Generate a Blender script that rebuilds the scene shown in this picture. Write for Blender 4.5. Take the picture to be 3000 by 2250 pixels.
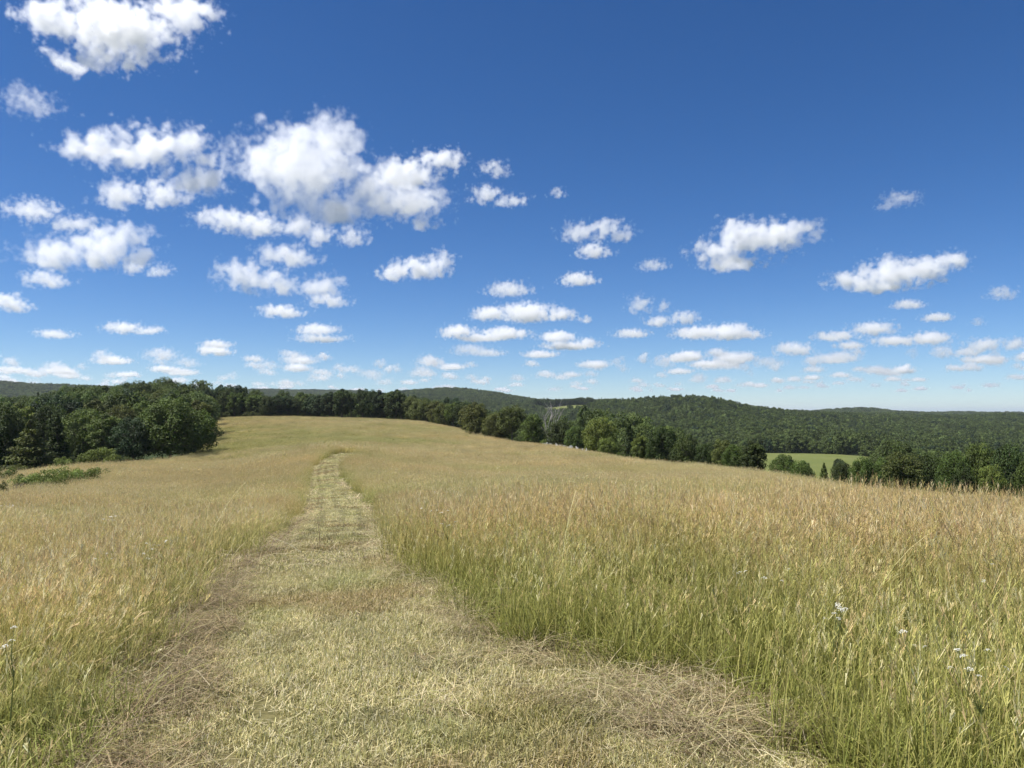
import bpy, math, random
import numpy as np
from mathutils import Vector

# ------------------------------------------------------------------ camera, sky, sun, exposure
for _o in list(bpy.data.objects):
    bpy.data.objects.remove(_o)
SC = bpy.context.scene
COL = SC.collection
EYE = 1.6                      # eye height above the mown ground
FPX, CXP, HROW = 773.0, 512.0, 412.0    # focal length, centre column and horizon row of a 1024x768 picture

cam_data = bpy.data.cameras.new('camera')
cam_data.sensor_width = 36.0
cam_data.lens = 36.0 * FPX / 1024.0
cam_data.clip_start = 0.1
cam_data.clip_end = 120000.0
cam = bpy.data.objects.new('camera', cam_data)
COL.objects.link(cam)
cam.location = (0, 0, EYE)
cam.rotation_euler = (math.radians(90) + math.atan((HROW - 384.0) / FPX), 0, 0)
SC.camera = cam

SUN_EL, SUN_AZ = math.radians(60), math.radians(-100)      # azimuth from +Y (view direction), negative is left
SUN_DIR = Vector((math.sin(SUN_AZ) * math.cos(SUN_EL), math.cos(SUN_AZ) * math.cos(SUN_EL), math.sin(SUN_EL)))
world = bpy.data.worlds.new('World')
SC.world = world
world.use_nodes = True
wn = world.node_tree
wn.nodes.clear()
sky = wn.nodes.new('ShaderNodeTexSky')
sky.sky_type = 'NISHITA'
sky.sun_disc = False
sky.sun_elevation = SUN_EL
sky.sun_rotation = SUN_AZ
sky.altitude = 900
sky.air_density = 0.75
sky.dust_density = 0.3
sky.ozone_density = 4.0
bg = wn.nodes.new('ShaderNodeBackground')
bg.inputs['Strength'].default_value = 0.066
wo = wn.nodes.new('ShaderNodeOutputWorld')
hs = wn.nodes.new('ShaderNodeHueSaturation')
hs.inputs['Hue'].default_value = 0.506
hs.inputs['Saturation'].default_value = 1.25
wn.links.new(sky.outputs[0], hs.inputs['Color'])
wn.links.new(hs.outputs[0], bg.inputs[0])
wn.links.new(bg.outputs[0], wo.inputs[0])

sun_data = bpy.data.lights.new('sun', 'SUN')
sun_data.energy = 5.0
sun_data.angle = math.radians(0.53)
sun_data.color = (1.0, 0.96, 0.90)
sun = bpy.data.objects.new('sun', sun_data)
COL.objects.link(sun)
sun.rotation_euler = (-SUN_DIR).to_track_quat('-Z', 'Y').to_euler()

SC.view_settings.view_transform = 'Standard'
SC.view_settings.look = 'None'
SC.view_settings.exposure = 0.9
SC.view_settings.gamma = 1.0
SC.render.engine = 'CYCLES'
CY = SC.cycles
CY.use_denoising = True
CY.use_adaptive_sampling = True
CY.adaptive_threshold = 0.02
CY.max_bounces = 10
CY.diffuse_bounces = 2
CY.glossy_bounces = 2
CY.transmission_bounces = 4
CY.volume_bounces = 7
CY.transparent_max_bounces = 16
CY.volume_max_steps = 256
CY.volume_step_rate = 1.5

rng = np.random.default_rng(7)
random.seed(7)


def ray(col, row):
    """Direction of a picture point (1024x768) with depth 1 along +Y, before the slight upward pitch is undone."""
    p = math.atan((HROW - 384.0) / FPX)
    x, zc, yc = (col - CXP) / FPX, -(row - 384.0) / FPX, 1.0
    return np.array((x, yc * math.cos(p) - zc * math.sin(p), yc * math.sin(p) + zc * math.cos(p)))


def tag(o, label=None, cat=None, group=None, kind=None):
    if label: o['label'] = label
    if cat: o['category'] = cat
    if group: o['group'] = group
    if kind: o['kind'] = kind
    return o

# ------------------------------------------------------------------ terrain: one height field, given as profiles (distance, height below the eye)
def pchip(x, y, q):
    x = np.asarray(x, float); y = np.asarray(y, float)
    h = np.diff(x); d = np.diff(y) / h
    m = np.zeros(len(x))
    for i in range(1, len(x) - 1):
        if d[i - 1] * d[i] > 0:
            w1, w2 = 2 * h[i] + h[i - 1], h[i] + 2 * h[i - 1]
            m[i] = (w1 + w2) / (w1 / d[i - 1] + w2 / d[i])
    m[0], m[-1] = d[0], d[-1]
    q = np.clip(q, x[0], x[-1])
    i = np.clip(np.searchsorted(x, q) - 1, 0, len(x) - 2)
    t = (q - x[i]) / h[i]
    return ((2*t**3 - 3*t**2 + 1) * y[i] + (t**3 - 2*t**2 + t) * h[i] * m[i]
            + (-2*t**3 + 3*t**2) * y[i + 1] + (t**3 - t**2) * h[i] * m[i + 1])


FAR = [(5000, -40), (9000, -85), (45000, -100)]
PROF = {      # picture column the profile lies under : (distance, height from the eye)
 0:   [(1,-1.6),(4,-1.62),(8,-1.85),(12,-2.2),(18,-2.8),(30,-3.9),(50,-5.5),(80,-7.3),(120,-9.8),(160,-12.0),(220,-13.5),(300,-14),(420,-12),(600,-16),(900,-35),(1500,-20),(2300,30),(3000,10)] + FAR,
 100: [(1,-1.6),(4,-1.62),(8,-1.9),(12,-2.3),(18,-2.95),(30,-4.1),(50,-5.6),(80,-7.3),(120,-9.2),(150,-10.6),(220,-11.3),(300,-9),(400,-5),(600,-8),(900,-35),(1500,-22),(2300,28),(3000,10)] + FAR,
 195: [(1,-1.6),(4,-1.62),(8,-1.85),(12,-2.3),(18,-3.15),(30,-4.4),(50,-5.7),(80,-7.5),(120,-9.5),(150,-10.3),(200,-10.6),(260,-9.0),(300,-7.0),(340,-6.5),(420,-8),(600,-20),(900,-40),(1600,-20),(3200,25),(4000,20),(9000,-85),(45000,-100)],
 270: [(1,-1.6),(4,-1.62),(8,-1.85),(12,-2.25),(18,-3.05),(30,-4.1),(50,-5.2),(70,-6.0),(95,-7.4),(130,-8.7),(170,-9.0),(220,-8.2),(275,-6.7),(310,-6.6),(360,-9),(500,-20),(900,-40),(2000,-10),(3500,36),(4500,20),(9000,-85),(45000,-100)],
 340: [(1,-1.6),(4,-1.62),(8,-1.8),(12,-2.2),(18,-3.0),(30,-3.95),(45,-4.6),(60,-4.75),(71,-4.72),(90,-6.0),(130,-7.8),(170,-8.2),(220,-7.6),(275,-6.9),(310,-7.1),(360,-10),(500,-20),(900,-40),(2000,-10),(3500,36),(4500,20),(9000,-85),(45000,-100)],
 420: [(1,-1.6),(4,-1.62),(8,-1.75),(12,-2.2),(18,-3.0),(30,-4.0),(45,-4.9),(60,-5.5),(75,-6.0),(95,-7.0),(130,-8.3),(170,-8.8),(220,-8.2),(260,-7.7),(290,-8.2),(340,-12),(500,-22),(900,-40),(1500,-10),(2200,21),(2800,0),(9000,-85),(45000,-100)],
 450: [(1,-1.6),(4,-1.62),(8,-1.75),(12,-2.2),(18,-3.0),(30,-4.0),(45,-5.0),(60,-5.7),(75,-6.3),(95,-7.3),(130,-8.5),(170,-9.1),(210,-8.9),(240,-8.8),(270,-10),(340,-15),(500,-25),(900,-41),(1500,-10),(2200,23),(2800,0),(9000,-85),(45000,-100)],
 482: [(1,-1.6),(4,-1.62),(8,-1.75),(12,-2.2),(18,-2.95),(30,-4.0),(45,-5.1),(60,-5.9),(75,-6.6),(95,-7.5),(130,-8.7),(170,-9.2),(205,-9.4),(240,-11.2),(300,-16),(500,-28),(900,-42),(1500,-12),(2200,16),(2800,-5),(9000,-85),(45000,-100)],
 540: [(1,-1.6),(4,-1.62),(8,-1.72),(12,-2.15),(18,-2.9),(30,-4.0),(45,-5.1),(60,-6.0),(95,-7.7),(120,-8.4),(150,-9.2),(175,-11),(220,-15),(300,-22),(500,-34),(900,-40),(1150,-20),(1300,-13),(2200,-14),(2800,-20),(9000,-85),(45000,-100)],
 580: [(1,-1.6),(4,-1.62),(8,-1.72),(12,-2.15),(18,-2.85),(30,-3.95),(45,-5.0),(60,-6.0),(95,-7.7),(120,-8.5),(140,-9.6),(175,-12.5),(220,-17),(300,-24),(500,-36),(900,-36),(1150,-12),(1290,-6),(1500,-14),(2200,-25),(9000,-85),(45000,-100)],
 650: [(1,-1.6),(4,-1.62),(8,-1.7),(12,-2.1),(18,-2.75),(30,-3.9),(45,-5.0),(60,-5.95),(90,-7.7),(115,-10),(160,-15.5),(250,-25),(400,-36),(600,-42),(800,-32),(1150,-9),(1500,-30),(2500,-40),(9000,-85),(45000,-100)],
 694: [(1,-1.6),(4,-1.62),(8,-1.7),(12,-2.05),(18,-2.7),(30,-3.8),(45,-4.9),(60,-5.8),(75,-6.8),(100,-9.5),(150,-16),(250,-26),(400,-36),(600,-42),(800,-30),(1120,-8),(1500,-32),(2500,-42),(9000,-85),(45000,-100)],
 765: [(1,-1.6),(4,-1.62),(8,-1.7),(12,-2.0),(18,-2.65),(30,-3.8),(45,-5.05),(60,-6.15),(75,-7.3),(100,-10),(150,-16.5),(230,-24),(330,-29),(480,-31),(560,-35),(700,-35),(900,-29),(1150,-24.5),(1500,-45),(2600,-46),(3200,-52),(9000,-85),(45000,-100)],
 850: [(1,-1.6),(4,-1.62),(8,-1.7),(12,-1.95),(18,-2.85),(30,-4.1),(42,-5.2),(55,-6.5),(80,-8.6),(120,-14),(200,-22),(330,-28.5),(480,-31.5),(560,-35),(900,-40),(1250,-31),(1500,-36),(2600,-41),(3200,-56),(9000,-85),(45000,-100)],
 940: [(1,-1.6),(4,-1.62),(8,-1.7),(12,-1.95),(18,-2.95),(28,-4.1),(38,-5.2),(50,-6.3),(70,-8),(110,-13),(200,-24),(350,-36),(600,-44),(1000,-44),(1500,-33),(2000,-50),(2700,-48),(3200,-62),(9000,-85),(45000,-100)],
 1024:[(1,-1.6),(4,-1.62),(8,-1.7),(12,-1.95),(18,-3.0),(28,-4.15),(36,-5.1),(50,-6.3),(70,-8),(110,-13.5),(200,-25),(350,-38),(600,-46),(1000,-46),(1600,-34),(2100,-52),(2800,-50),(3300,-62),(9000,-85),(45000,-100)],
}
TH = np.radians(np.linspace(-62, 62, 249))
LR = np.linspace(math.log(1.0), math.log(45000.0), 420)
_cols = sorted(PROF)
_tab = np.array([pchip([math.log(a) for a, b in PROF[c]], [b for a, b in PROF[c]], LR) for c in _cols])
_cth = np.array([math.atan((c - CXP) / FPX) for c in _cols])
_cth = np.concatenate(([-1.15], _cth, [1.15]))
_tab = np.vstack((_tab[:1], _tab, _tab[-1:]))
TAB = np.array([pchip(_cth, _tab[:, j], TH) for j in range(len(LR))]).T
for _ in range(2):
    TAB[1:-1] = .25 * TAB[:-2] + .5 * TAB[1:-1] + .25 * TAB[2:]


def _hash(ix, iy, s):
    h = (ix * 374761393 + iy * 668265263 + s * 974634777) & 0xffffffff
    h = ((h ^ (h >> 13)) * 1274126177) & 0xffffffff
    return ((h ^ (h >> 16)) & 0xffff) / 65535.0


def vnoise(x, y, s=0):
    """Smooth value noise in 0..1 of two arrays."""
    x = np.asarray(x, float); y = np.asarray(y, float)
    ix, iy = np.floor(x).astype(np.int64), np.floor(y).astype(np.int64)
    fx, fy = x - ix, y - iy
    fx, fy = fx*fx*(3-2*fx), fy*fy*(3-2*fy)
    return ((_hash(ix, iy, s) * (1-fx) + _hash(ix+1, iy, s) * fx) * (1-fy)
            + (_hash(ix, iy+1, s) * (1-fx) + _hash(ix+1, iy+1, s) * fx) * fy)


def fbm(x, y, s=0, n=4):
    v, a, t = 0, 1.0, 0
    for k in range(n):
        v = v + a * vnoise(np.asarray(x) * 2**k, np.asarray(y) * 2**k, s + k); t += a; a *= .55
    return v / t


def ground_z(x, y):
    x = np.asarray(x, float); y = np.asarray(y, float)
    r = np.hypot(x, y)
    th = np.clip(np.arctan2(x, np.maximum(y, 1e-6)), TH[0], TH[-1])
    th = np.where(y <= 0, np.where(x > 0, TH[-1], TH[0]), th)
    a = (th - TH[0]) / (TH[1] - TH[0]); i = np.clip(a.astype(int), 0, len(TH) - 2); a = a - i
    b = (np.log(np.maximum(r, 1.0)) - LR[0]) / (LR[1] - LR[0]); j = np.clip(b.astype(int), 0, len(LR) - 2); b = np.clip(b - j, 0, 1)
    z = (TAB[i, j]*(1-a)*(1-b) + TAB[i+1, j]*a*(1-b) + TAB[i, j+1]*(1-a)*b + TAB[i+1, j+1]*a*b)
    z = z + 11.0 / 773.0 * np.clip(y, 0, 5000)          # the whole hillside leans up a little towards the far ridges
    # behind the viewer the ground stays a gentle shoulder
    back = np.clip(-y / 30.0, 0, 1)
    z = z * (1 - back) + np.maximum(-1.6 - 0.02 * r, -60) * back
    far = np.clip((r - 350) / 500, 0, 1)
    z = z + far * (fbm(x / 260., y / 260., 11, 3) - .5) * np.minimum(r * .011, 24)
    z = z + (fbm(x / 2.3, y / 2.3, 21, 3) - .5) * .07 * np.clip(r / 3, 0, 1) * np.clip(1 - r / 28, .12, 1) * np.clip(1 - r / 120, 0, 1)
    return z + EYE


def at_ground(col, row, rmin=2.0, rmax=400.0, off=0.0):
    """The first point seen at a picture point of the ground, or of a level off above it."""
    d = ray(col, row)
    t = np.exp(np.linspace(math.log(rmin), math.log(rmax), 4000))
    z = EYE + d[2] * t
    g = ground_z(d[0] * t, d[1] * t) + off
    k = np.argmax(z <= g)
    return (d[0] * t[k], d[1] * t[k])


def at_dist(col, r):
    th = math.atan((col - CXP) / FPX)
    x, y = r * math.sin(th), r * math.cos(th)
    return x, y, float(ground_z(x, y))


def mesh_obj(name, verts, faces, mat, smooth=False, cols=None):
    me = bpy.data.meshes.new(name)
    me.from_pydata([tuple(v) for v in verts], [], [tuple(f) for f in faces])
    if smooth:
        me.polygons.foreach_set('use_smooth', [True] * len(me.polygons))
    if cols is not None:
        a = me.color_attributes.new('Col', 'FLOAT_COLOR', 'POINT')
        c = np.ones((len(verts), 4), np.float32); c[:, :3] = np.asarray(cols)[:, :3]
        a.data.foreach_set('color', c.ravel())
    if mat: me.materials.append(mat)
    o = bpy.data.objects.new(name, me)
    return o


# ---- the mown path, from its two edges as picture points (2212 px wide picture) laid on the ground
EDGE_L = [(215,1720),(262,1620),(335,1480),(392,1370),(450,1290),(528,1215),(605,1155),(655,1112),(668,1070),(669,1035),(680,1010),(700,994),(722,984),(736,980)]
EDGE_R = [(1720,1720),(1690,1640),(1650,1560),(1570,1500),(1420,1480),(1290,1455),(1190,1425),(1110,1395),(1015,1365),(950,1310),(880,1255),(845,1205),(828,1150),(808,1105),(766,1065),(736,1032),(734,1008),(752,990),(776,980)]


def _edge(pts, n=160, over=0.0):
    # over: this edge is seen over the tops of the grass that stands before it
    p = np.array([at_ground(x * K_PX, y * K_PX, off=over * min(max((1290 - y) / 120, 0), 1)) for x, y in pts])
    s = np.concatenate(([0], np.cumsum(np.hypot(*np.diff(p, axis=0).T))))
    q = np.linspace(0, s[-1], n)
    return np.stack((np.interp(q, s, p[:, 0]), np.interp(q, s, p[:, 1])), 1)


K_PX = 1024.0 / 2212.0
PL, PR = _edge(EDGE_L), _edge(EDGE_R, over=0.0)
# the mown strip goes on behind the viewer
PL = np.vstack(([(-1.9, -6.0), (-1.6, 0.0), (-1.45, 2.2)], PL)); PR = np.vstack(([(1.6, -6.0), (1.9, 0.0), (2.05, 2.2)], PR))
PATH_POLY = np.vstack((PL, PR[::-1]))
CENTRE_Y = np.linspace(-6, max(PL[:, 1].max(), PR[:, 1].max()), 400)
_o = np.argsort(PL[:, 1]); LXY = np.interp(CENTRE_Y, PL[_o, 1], PL[_o, 0])
_o = np.argsort(PR[:, 1]); RXY = np.interp(CENTRE_Y, PR[_o, 1], PR[_o, 0])


def in_poly(x, y, poly):
    x = np.asarray(x); y = np.asarray(y)
    c = np.zeros(x.shape, bool)
    px, py = poly[:, 0], poly[:, 1]
    for i in range(len(poly)):
        j = i - 1
        cond = ((py[i] > y) != (py[j] > y))
        with np.errstate(divide='ignore', invalid='ignore'):
            c ^= cond & (x < (px[j] - px[i]) * (y - py[i]) / (py[j] - py[i]) + px[i])
    return c


def edge_dist(x, y, e):
    """Distance from points to a polyline."""
    x = np.asarray(x, float); y = np.asarray(y, float)
    best = np.full(x.shape, 1e9)
    for a, b in zip(e[:-1], e[1:]):
        ab = b - a; l = (ab ** 2).sum() + 1e-9
        t = np.clip(((x - a[0]) * ab[0] + (y - a[1]) * ab[1]) / l, 0, 1)
        best = np.minimum(best, np.hypot(x - a[0] - t * ab[0], y - a[1] - t * ab[1]))
    return best


def path_sd(x, y):
    """Signed distance to the mown path's edge, negative inside."""
    d = np.minimum(edge_dist(x, y, PL), edge_dist(x, y, PR))
    return np.where(in_poly(x, y, PATH_POLY), -d, d)


# ---- materials
def nodes_mat(name):
    m = bpy.data.materials.new(name)
    m.use_nodes = True
    nt = m.node_tree
    nt.nodes.clear()
    out = nt.nodes.new('ShaderNodeOutputMaterial')
    return m, nt, out


def mix_rgb(nt, fac, a, b, op='MIX'):
    n = nt.nodes.new('ShaderNodeMix'); n.data_type = 'RGBA'; n.blend_type = op
    for sock, v in ((n.inputs[0], fac), (n.inputs[6], a), (n.inputs[7], b)):
        if hasattr(v, 'is_output'): nt.links.new(v, sock)
        elif isinstance(v, (tuple, list)): sock.default_value = (*v[:3], 1)
        else: sock.default_value = v
    return n.outputs[2]


def noise(nt, scale, detail=3, rough=.55, coord=None):
    n = nt.nodes.new('ShaderNodeTexNoise')
    n.inputs['Scale'].default_value = scale; n.inputs['Detail'].default_value = detail; n.inputs['Roughness'].default_value = rough
    if coord is not None: nt.links.new(coord, n.inputs['Vector'])
    return n.outputs['Fac']


def ramp(nt, fac, stops):
    r = nt.nodes.new('ShaderNodeValToRGB')
    while len(r.color_ramp.elements) < len(stops): r.color_ramp.elements.new(.5)
    for e, (p, c) in zip(r.color_ramp.elements, stops):
        e.position = p; e.color = (*c, 1)
    nt.links.new(fac, r.inputs[0])
    return r.outputs[0]


def ground_material():
    m, nt, out = nodes_mat('meadow_ground')
    geo = nt.nodes.new('ShaderNodeNewGeometry')
    n1 = noise(nt, .12, 5, .6, geo.outputs['Position'])
    n2 = noise(nt, 6.0, 4, .6, geo.outputs['Position'])
    c = ramp(nt, n1, [(.3, (.21, .165, .07)), (.55, (.16, .15, .05)), (.75, (.25, .195, .09))])
    c = mix_rgb(nt, .45, c, ramp(nt, n2, [(.3, (.07, .06, .025)), (.7, (.2, .16, .08))]))
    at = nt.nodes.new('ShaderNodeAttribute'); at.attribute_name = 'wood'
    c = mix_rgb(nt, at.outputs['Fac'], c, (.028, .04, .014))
    at2 = nt.nodes.new('ShaderNodeAttribute'); at2.attribute_name = 'pasture'
    n3 = noise(nt, .03, 5, .6, geo.outputs['Position'])
    c = mix_rgb(nt, at2.outputs['Fac'], c, ramp(nt, n3, [(.3, (.085, .105, .027)), (.6, (.115, .128, .038)), (.8, (.145, .145, .05))]))
    b = nt.nodes.new('ShaderNodeBsdfPrincipled')
    nt.links.new(c, b.inputs['Base Color']); b.inputs['Roughness'].default_value = .95; b.inputs['Specular IOR Level'].default_value = .1
    nt.links.new(b.outputs[0], out.inputs[0])
    return m


# regions on the ground
def is_pasture(x, y):
    """The green field down in the valley and the small clearing on the far rise."""
    th = np.degrees(np.arctan2(x, y)); r = np.hypot(x, y)
    a = (r > 240) & (r < 520 + 12 * np.sin(th)) & (th > 13) & (th < 25.5 + (r - 330) * .004)
    b = (r > 1090) & (r < 1275) & (th > 1.0 + (1275 - r) * .012) & (th < 6.3)
    return a | b


def meadow_limit(th):
    """How far the hay meadow runs, for an azimuth in degrees."""
    return np.interp(th, [-60, -36, -33, -30, -26, -23.3, -22.3, -21, -18, -12, -7, -4.5, -2.2, 0, 2, 5, 10, 13.3, 18, 23.6, 29, 33.5, 60],
                     [110, 110, 110, 115, 125, 140, 160, 300, 318, 312, 285, 255, 212, 186, 158, 140, 106, 92, 78, 70, 64, 62, 62])


# ---- ground sheet
def build_ground():
    ths = np.concatenate((np.linspace(-180, -62, 24)[:-1], np.linspace(-62, -40, 24)[:-1], np.linspace(-40, 40, 260), np.linspace(40, 62, 24)[1:], np.linspace(62, 180, 24)[1:-1]))
    rs = np.concatenate(([.6, 1.2, 1.8, 2.4], np.exp(np.linspace(math.log(3.0), math.log(90), 120)), np.exp(np.linspace(math.log(93), math.log(45000), 150))))
    A, R = np.meshgrid(np.radians(ths), rs, indexing='ij')
    X, Y = R * np.sin(A), R * np.cos(A)
    Z = ground_z(X, Y)
    nt_, nr = X.shape
    v = np.stack((X.ravel(), Y.ravel(), Z.ravel()), 1)
    v = np.vstack((v, [[0, 0, float(ground_z(0., 0.))]]))
    idx = np.arange(nt_ * nr).reshape(nt_, nr)
    a = idx; b = np.roll(idx, -1, axis=0)
    q = np.stack((a[:, :-1], a[:, 1:], b[:, 1:], b[:, :-1]), -1).reshape(-1, 4)
    f = [tuple(t) for t in q] + [(len(v) - 1, int(idx[i, 0]), int(b[i, 0])) for i in range(nt_)]
    o = mesh_obj('ground', v, f, ground_material(), smooth=True)
    th = np.degrees(np.arctan2(v[:, 0], v[:, 1])); r = np.hypot(v[:, 0], v[:, 1])
    past = is_pasture(v[:, 0], v[:, 1]).astype(np.float32)
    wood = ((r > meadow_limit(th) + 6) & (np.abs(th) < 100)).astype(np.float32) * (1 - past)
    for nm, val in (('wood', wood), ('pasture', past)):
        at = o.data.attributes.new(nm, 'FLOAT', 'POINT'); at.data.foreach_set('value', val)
    COL.objects.link(o)
    return tag(o, kind='structure')


build_ground()


def path_material():
    m, nt, out = nodes_mat('mown_ground')
    geo = nt.nodes.new('ShaderNodeNewGeometry')
    n1 = noise(nt, 1.1, 5, .65, geo.outputs['Position'])
    n2 = noise(nt, 28., 4, .7, geo.outputs['Position'])
    c = ramp(nt, n1, [(.3, (.075, .075, .025)), (.5, (.12, .11, .045)), (.62, (.12, .095, .05)), (.75, (.08, .06, .035))])
    c = mix_rgb(nt, .5, c, ramp(nt, n2, [(.3, (.05, .045, .02)), (.7, (.22, .19, .09))]))
    b = nt.nodes.new('ShaderNodeBsdfPrincipled')
    nt.links.new(c, b.inputs['Base Color']); b.inputs['Roughness'].default_value = .95; b.inputs['Specular IOR Level'].default_value = .1
    nt.links.new(b.outputs[0], out.inputs[0])
    return m


def build_path():
    n = 14
    v, f = [], []
    for i in range(len(PL)):
        for k in range(n + 1):
            p = PL[i] * (1 - k / n) + PR[min(i, len(PR) - 1)] * (k / n)
            v.append((p[0], p[1], float(ground_z(p[0], p[1])) + .012))
    for i in range(len(PL) - 1):
        for k in range(n):
            a = i * (n + 1) + k
            f.append((a, a + 1, a + n + 2, a + n + 1))
    o = mesh_obj('path', v, f, path_material(), smooth=True)
    COL.objects.link(o)
    return tag(o, kind='structure')


build_path()

# low brambles on the left: picture column, distance, width in pixels, height
BRIGHT_BRAMBLES = [(30,58,40,1.5),(48,61,48,1.7),(66,65,50,1.8),(84,70,42,1.6),(54,56,38,1.4),(98,75,26,1.5)]
OTHER_BRAMBLES = [(8,76,34,1.7),(2,50,20,1.3),(22,54,20,1.1)]
# ------------------------------------------------------------------ grass
class Ribbons:
    """Collects thin blades; every blade has its own edges, curve and colour."""
    def __init__(s): s.v, s.f, s.c = [], [], []

    def blade(s, base, yaw, lean, length, w0, w1, seg, c0, c1, curl=1.0, face=None):
        dx, dy = math.cos(yaw), math.sin(yaw)
        fy = yaw + math.pi / 2 if face is None else face
        sx, sy = math.cos(fy), math.sin(fy)
        i0 = len(s.v)
        p = np.array(base, float); ang = lean * .25
        for k in range(seg + 1):
            t = k / seg
            w = (w0 * (1 - t) + w1 * t) * .5
            c = tuple(np.array(c0) * (1 - t) + np.array(c1) * t)
            s.v += [(p[0] - sx * w, p[1] - sy * w, p[2]), (p[0] + sx * w, p[1] + sy * w, p[2])]
            s.c += [c, c]
            ang = min(lean * (.25 + .75 * ((k + 1) / seg) ** curl) * 1.25, 2.6)
            p = p + np.array((dx * math.sin(ang), dy * math.sin(ang), math.cos(ang))) * (length / seg)
        for k in range(seg):
            a = i0 + 2 * k
            s.f.append((a, a + 1, a + 3, a + 2))
        return p, ang

    def quad(s, a, b, c, d, col):
        i = len(s.v)
        s.v += [tuple(a), tuple(b), tuple(c), tuple(d)]; s.c += [col] * 4
        s.f.append((i, i + 1, i + 2, i + 3))


def leaf_mat(name, trans=.35, instancer=True, rough=.6, gain=1.0):
    m, nt, out = nodes_mat(name)
    col = nt.nodes.new('ShaderNodeAttribute'); col.attribute_name = 'Col'
    if instancer:
        t = nt.nodes.new('ShaderNodeAttribute'); t.attribute_name = 'tint'; t.attribute_type = 'INSTANCER'
        tc = t.outputs['Color']
    else:
        t = nt.nodes.new('ShaderNodeObjectInfo'); tc = t.outputs['Color']
    c = mix_rgb(nt, 1.0, col.outputs['Color'], tc, 'MULTIPLY')
    d = nt.nodes.new('ShaderNodeBsdfPrincipled')
    d.inputs['Roughness'].default_value = rough; d.inputs['Specular IOR Level'].default_value = .25
    tr = nt.nodes.new('ShaderNodeBsdfTranslucent')
    mx = nt.nodes.new('ShaderNodeMixShader'); mx.inputs[0].default_value = trans
    nt.links.new(c, d.inputs['Base Color']); nt.links.new(c, tr.inputs['Color'])
    nt.links.new(d.outputs[0], mx.inputs[1]); nt.links.new(tr.outputs[0], mx.inputs[2])
    nt.links.new(mx.outputs[0], out.inputs[0])
    return m


GRASS = leaf_mat('grass_blades', .38)
R_ = random.Random(3)
G_LOW, G_MID, G_LIME = (.15, .165, .042), (.28, .275, .075), (.37, .37, .11)
STRAW, TAN, PINK, PALE = (.58, .50, .22), (.60, .48, .235), (.54, .405, .225), (.70, .62, .39)


def jit(c, a=.18):
    k = 1 + R_.uniform(-a, a)
    return (c[0] * k * (1 + R_.uniform(-.06, .06)), c[1] * k, c[2] * k * (1 + R_.uniform(-.1, .1)))


def lerp3(a, b, t): return tuple(x * (1 - t) + y * t for x, y in zip(a, b))


def panicle(rb, p, ang, yaw, ln, wd, col, n):
    """A seed head: a short axis with side spikelets."""
    ax = np.array((math.cos(yaw) * math.sin(ang), math.sin(yaw) * math.sin(ang), math.cos(ang)))
    for k in range(n):
        t = (k + .4) / n
        b = p + ax * ln * t
        y2 = R_.uniform(0, 6.283); l2 = wd * (1.15 - .75 * t) * R_.uniform(.7, 1.3)
        d = np.array((math.cos(y2), math.sin(y2), 1.5)); d = d / np.linalg.norm(d) + ax * .5
        side = np.cross(d, (math.sin(y2), .3, -math.cos(y2))); side = side / (np.linalg.norm(side) + 1e-6) * l2 * .085
        rb.quad(b - side * .4, b + side * .4, b + d * l2 + side, b + d * l2 - side, jit(col, .22))
    rb.quad(p, p + ax * ln * .5 + np.array((wd * .06, 0, 0)), p + ax * ln * 1.08, p + ax * ln * .5 - np.array((wd * .06, 0, 0)), jit(col))


def tall_patch(rad, stems, blades, w, seg, heads, green, hgt=.44, headw=.022):
    rb = Ribbons()
    for k in range(stems):
        a, r = R_.uniform(0, 6.283), rad * math.sqrt(R_.random())
        base = (math.cos(a) * r, math.sin(a) * r, -.02)
        h = hgt * R_.uniform(.72, 1.18)
        yaw = R_.gauss(0.15, 1.6); lean = abs(R_.gauss(.2, .24))
        if seg == 4 and R_.random() < .05: h *= 1.45; lean = R_.uniform(.8, 1.5)
        top = jit(lerp3(STRAW, G_MID, green * R_.random()))
        c0 = jit(lerp3(G_MID, G_LOW, R_.random()))
        p, an = rb.blade(base, yaw, lean, h, w, w * .6, seg, c0, top, 1.4, face=R_.uniform(0, 3.14))
        hc = R_.choice((TAN, TAN, PINK, STRAW, PALE)) if R_.random() > green * .5 else lerp3(STRAW, G_LIME, .5)
        panicle(rb, p, min(an, 1.2), yaw, R_.uniform(.07, .14), headw * R_.uniform(.7, 1.4), hc, heads)
    for k in range(blades):
        a, r = R_.uniform(0, 6.283), rad * math.sqrt(R_.random())
        base = (math.cos(a) * r, math.sin(a) * r, -.02)
        dry = R_.random() > .55 + green * .35
        c0 = jit(G_LOW); c1 = jit(STRAW if dry else lerp3(G_MID, G_LIME, R_.random()))
        rb.blade(base, R_.uniform(0, 6.283), R_.uniform(.25, 1.5), hgt * R_.uniform(.4, .95), w * 1.7, w * .3, seg, c0, c1, 1.3)
    return rb


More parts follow.
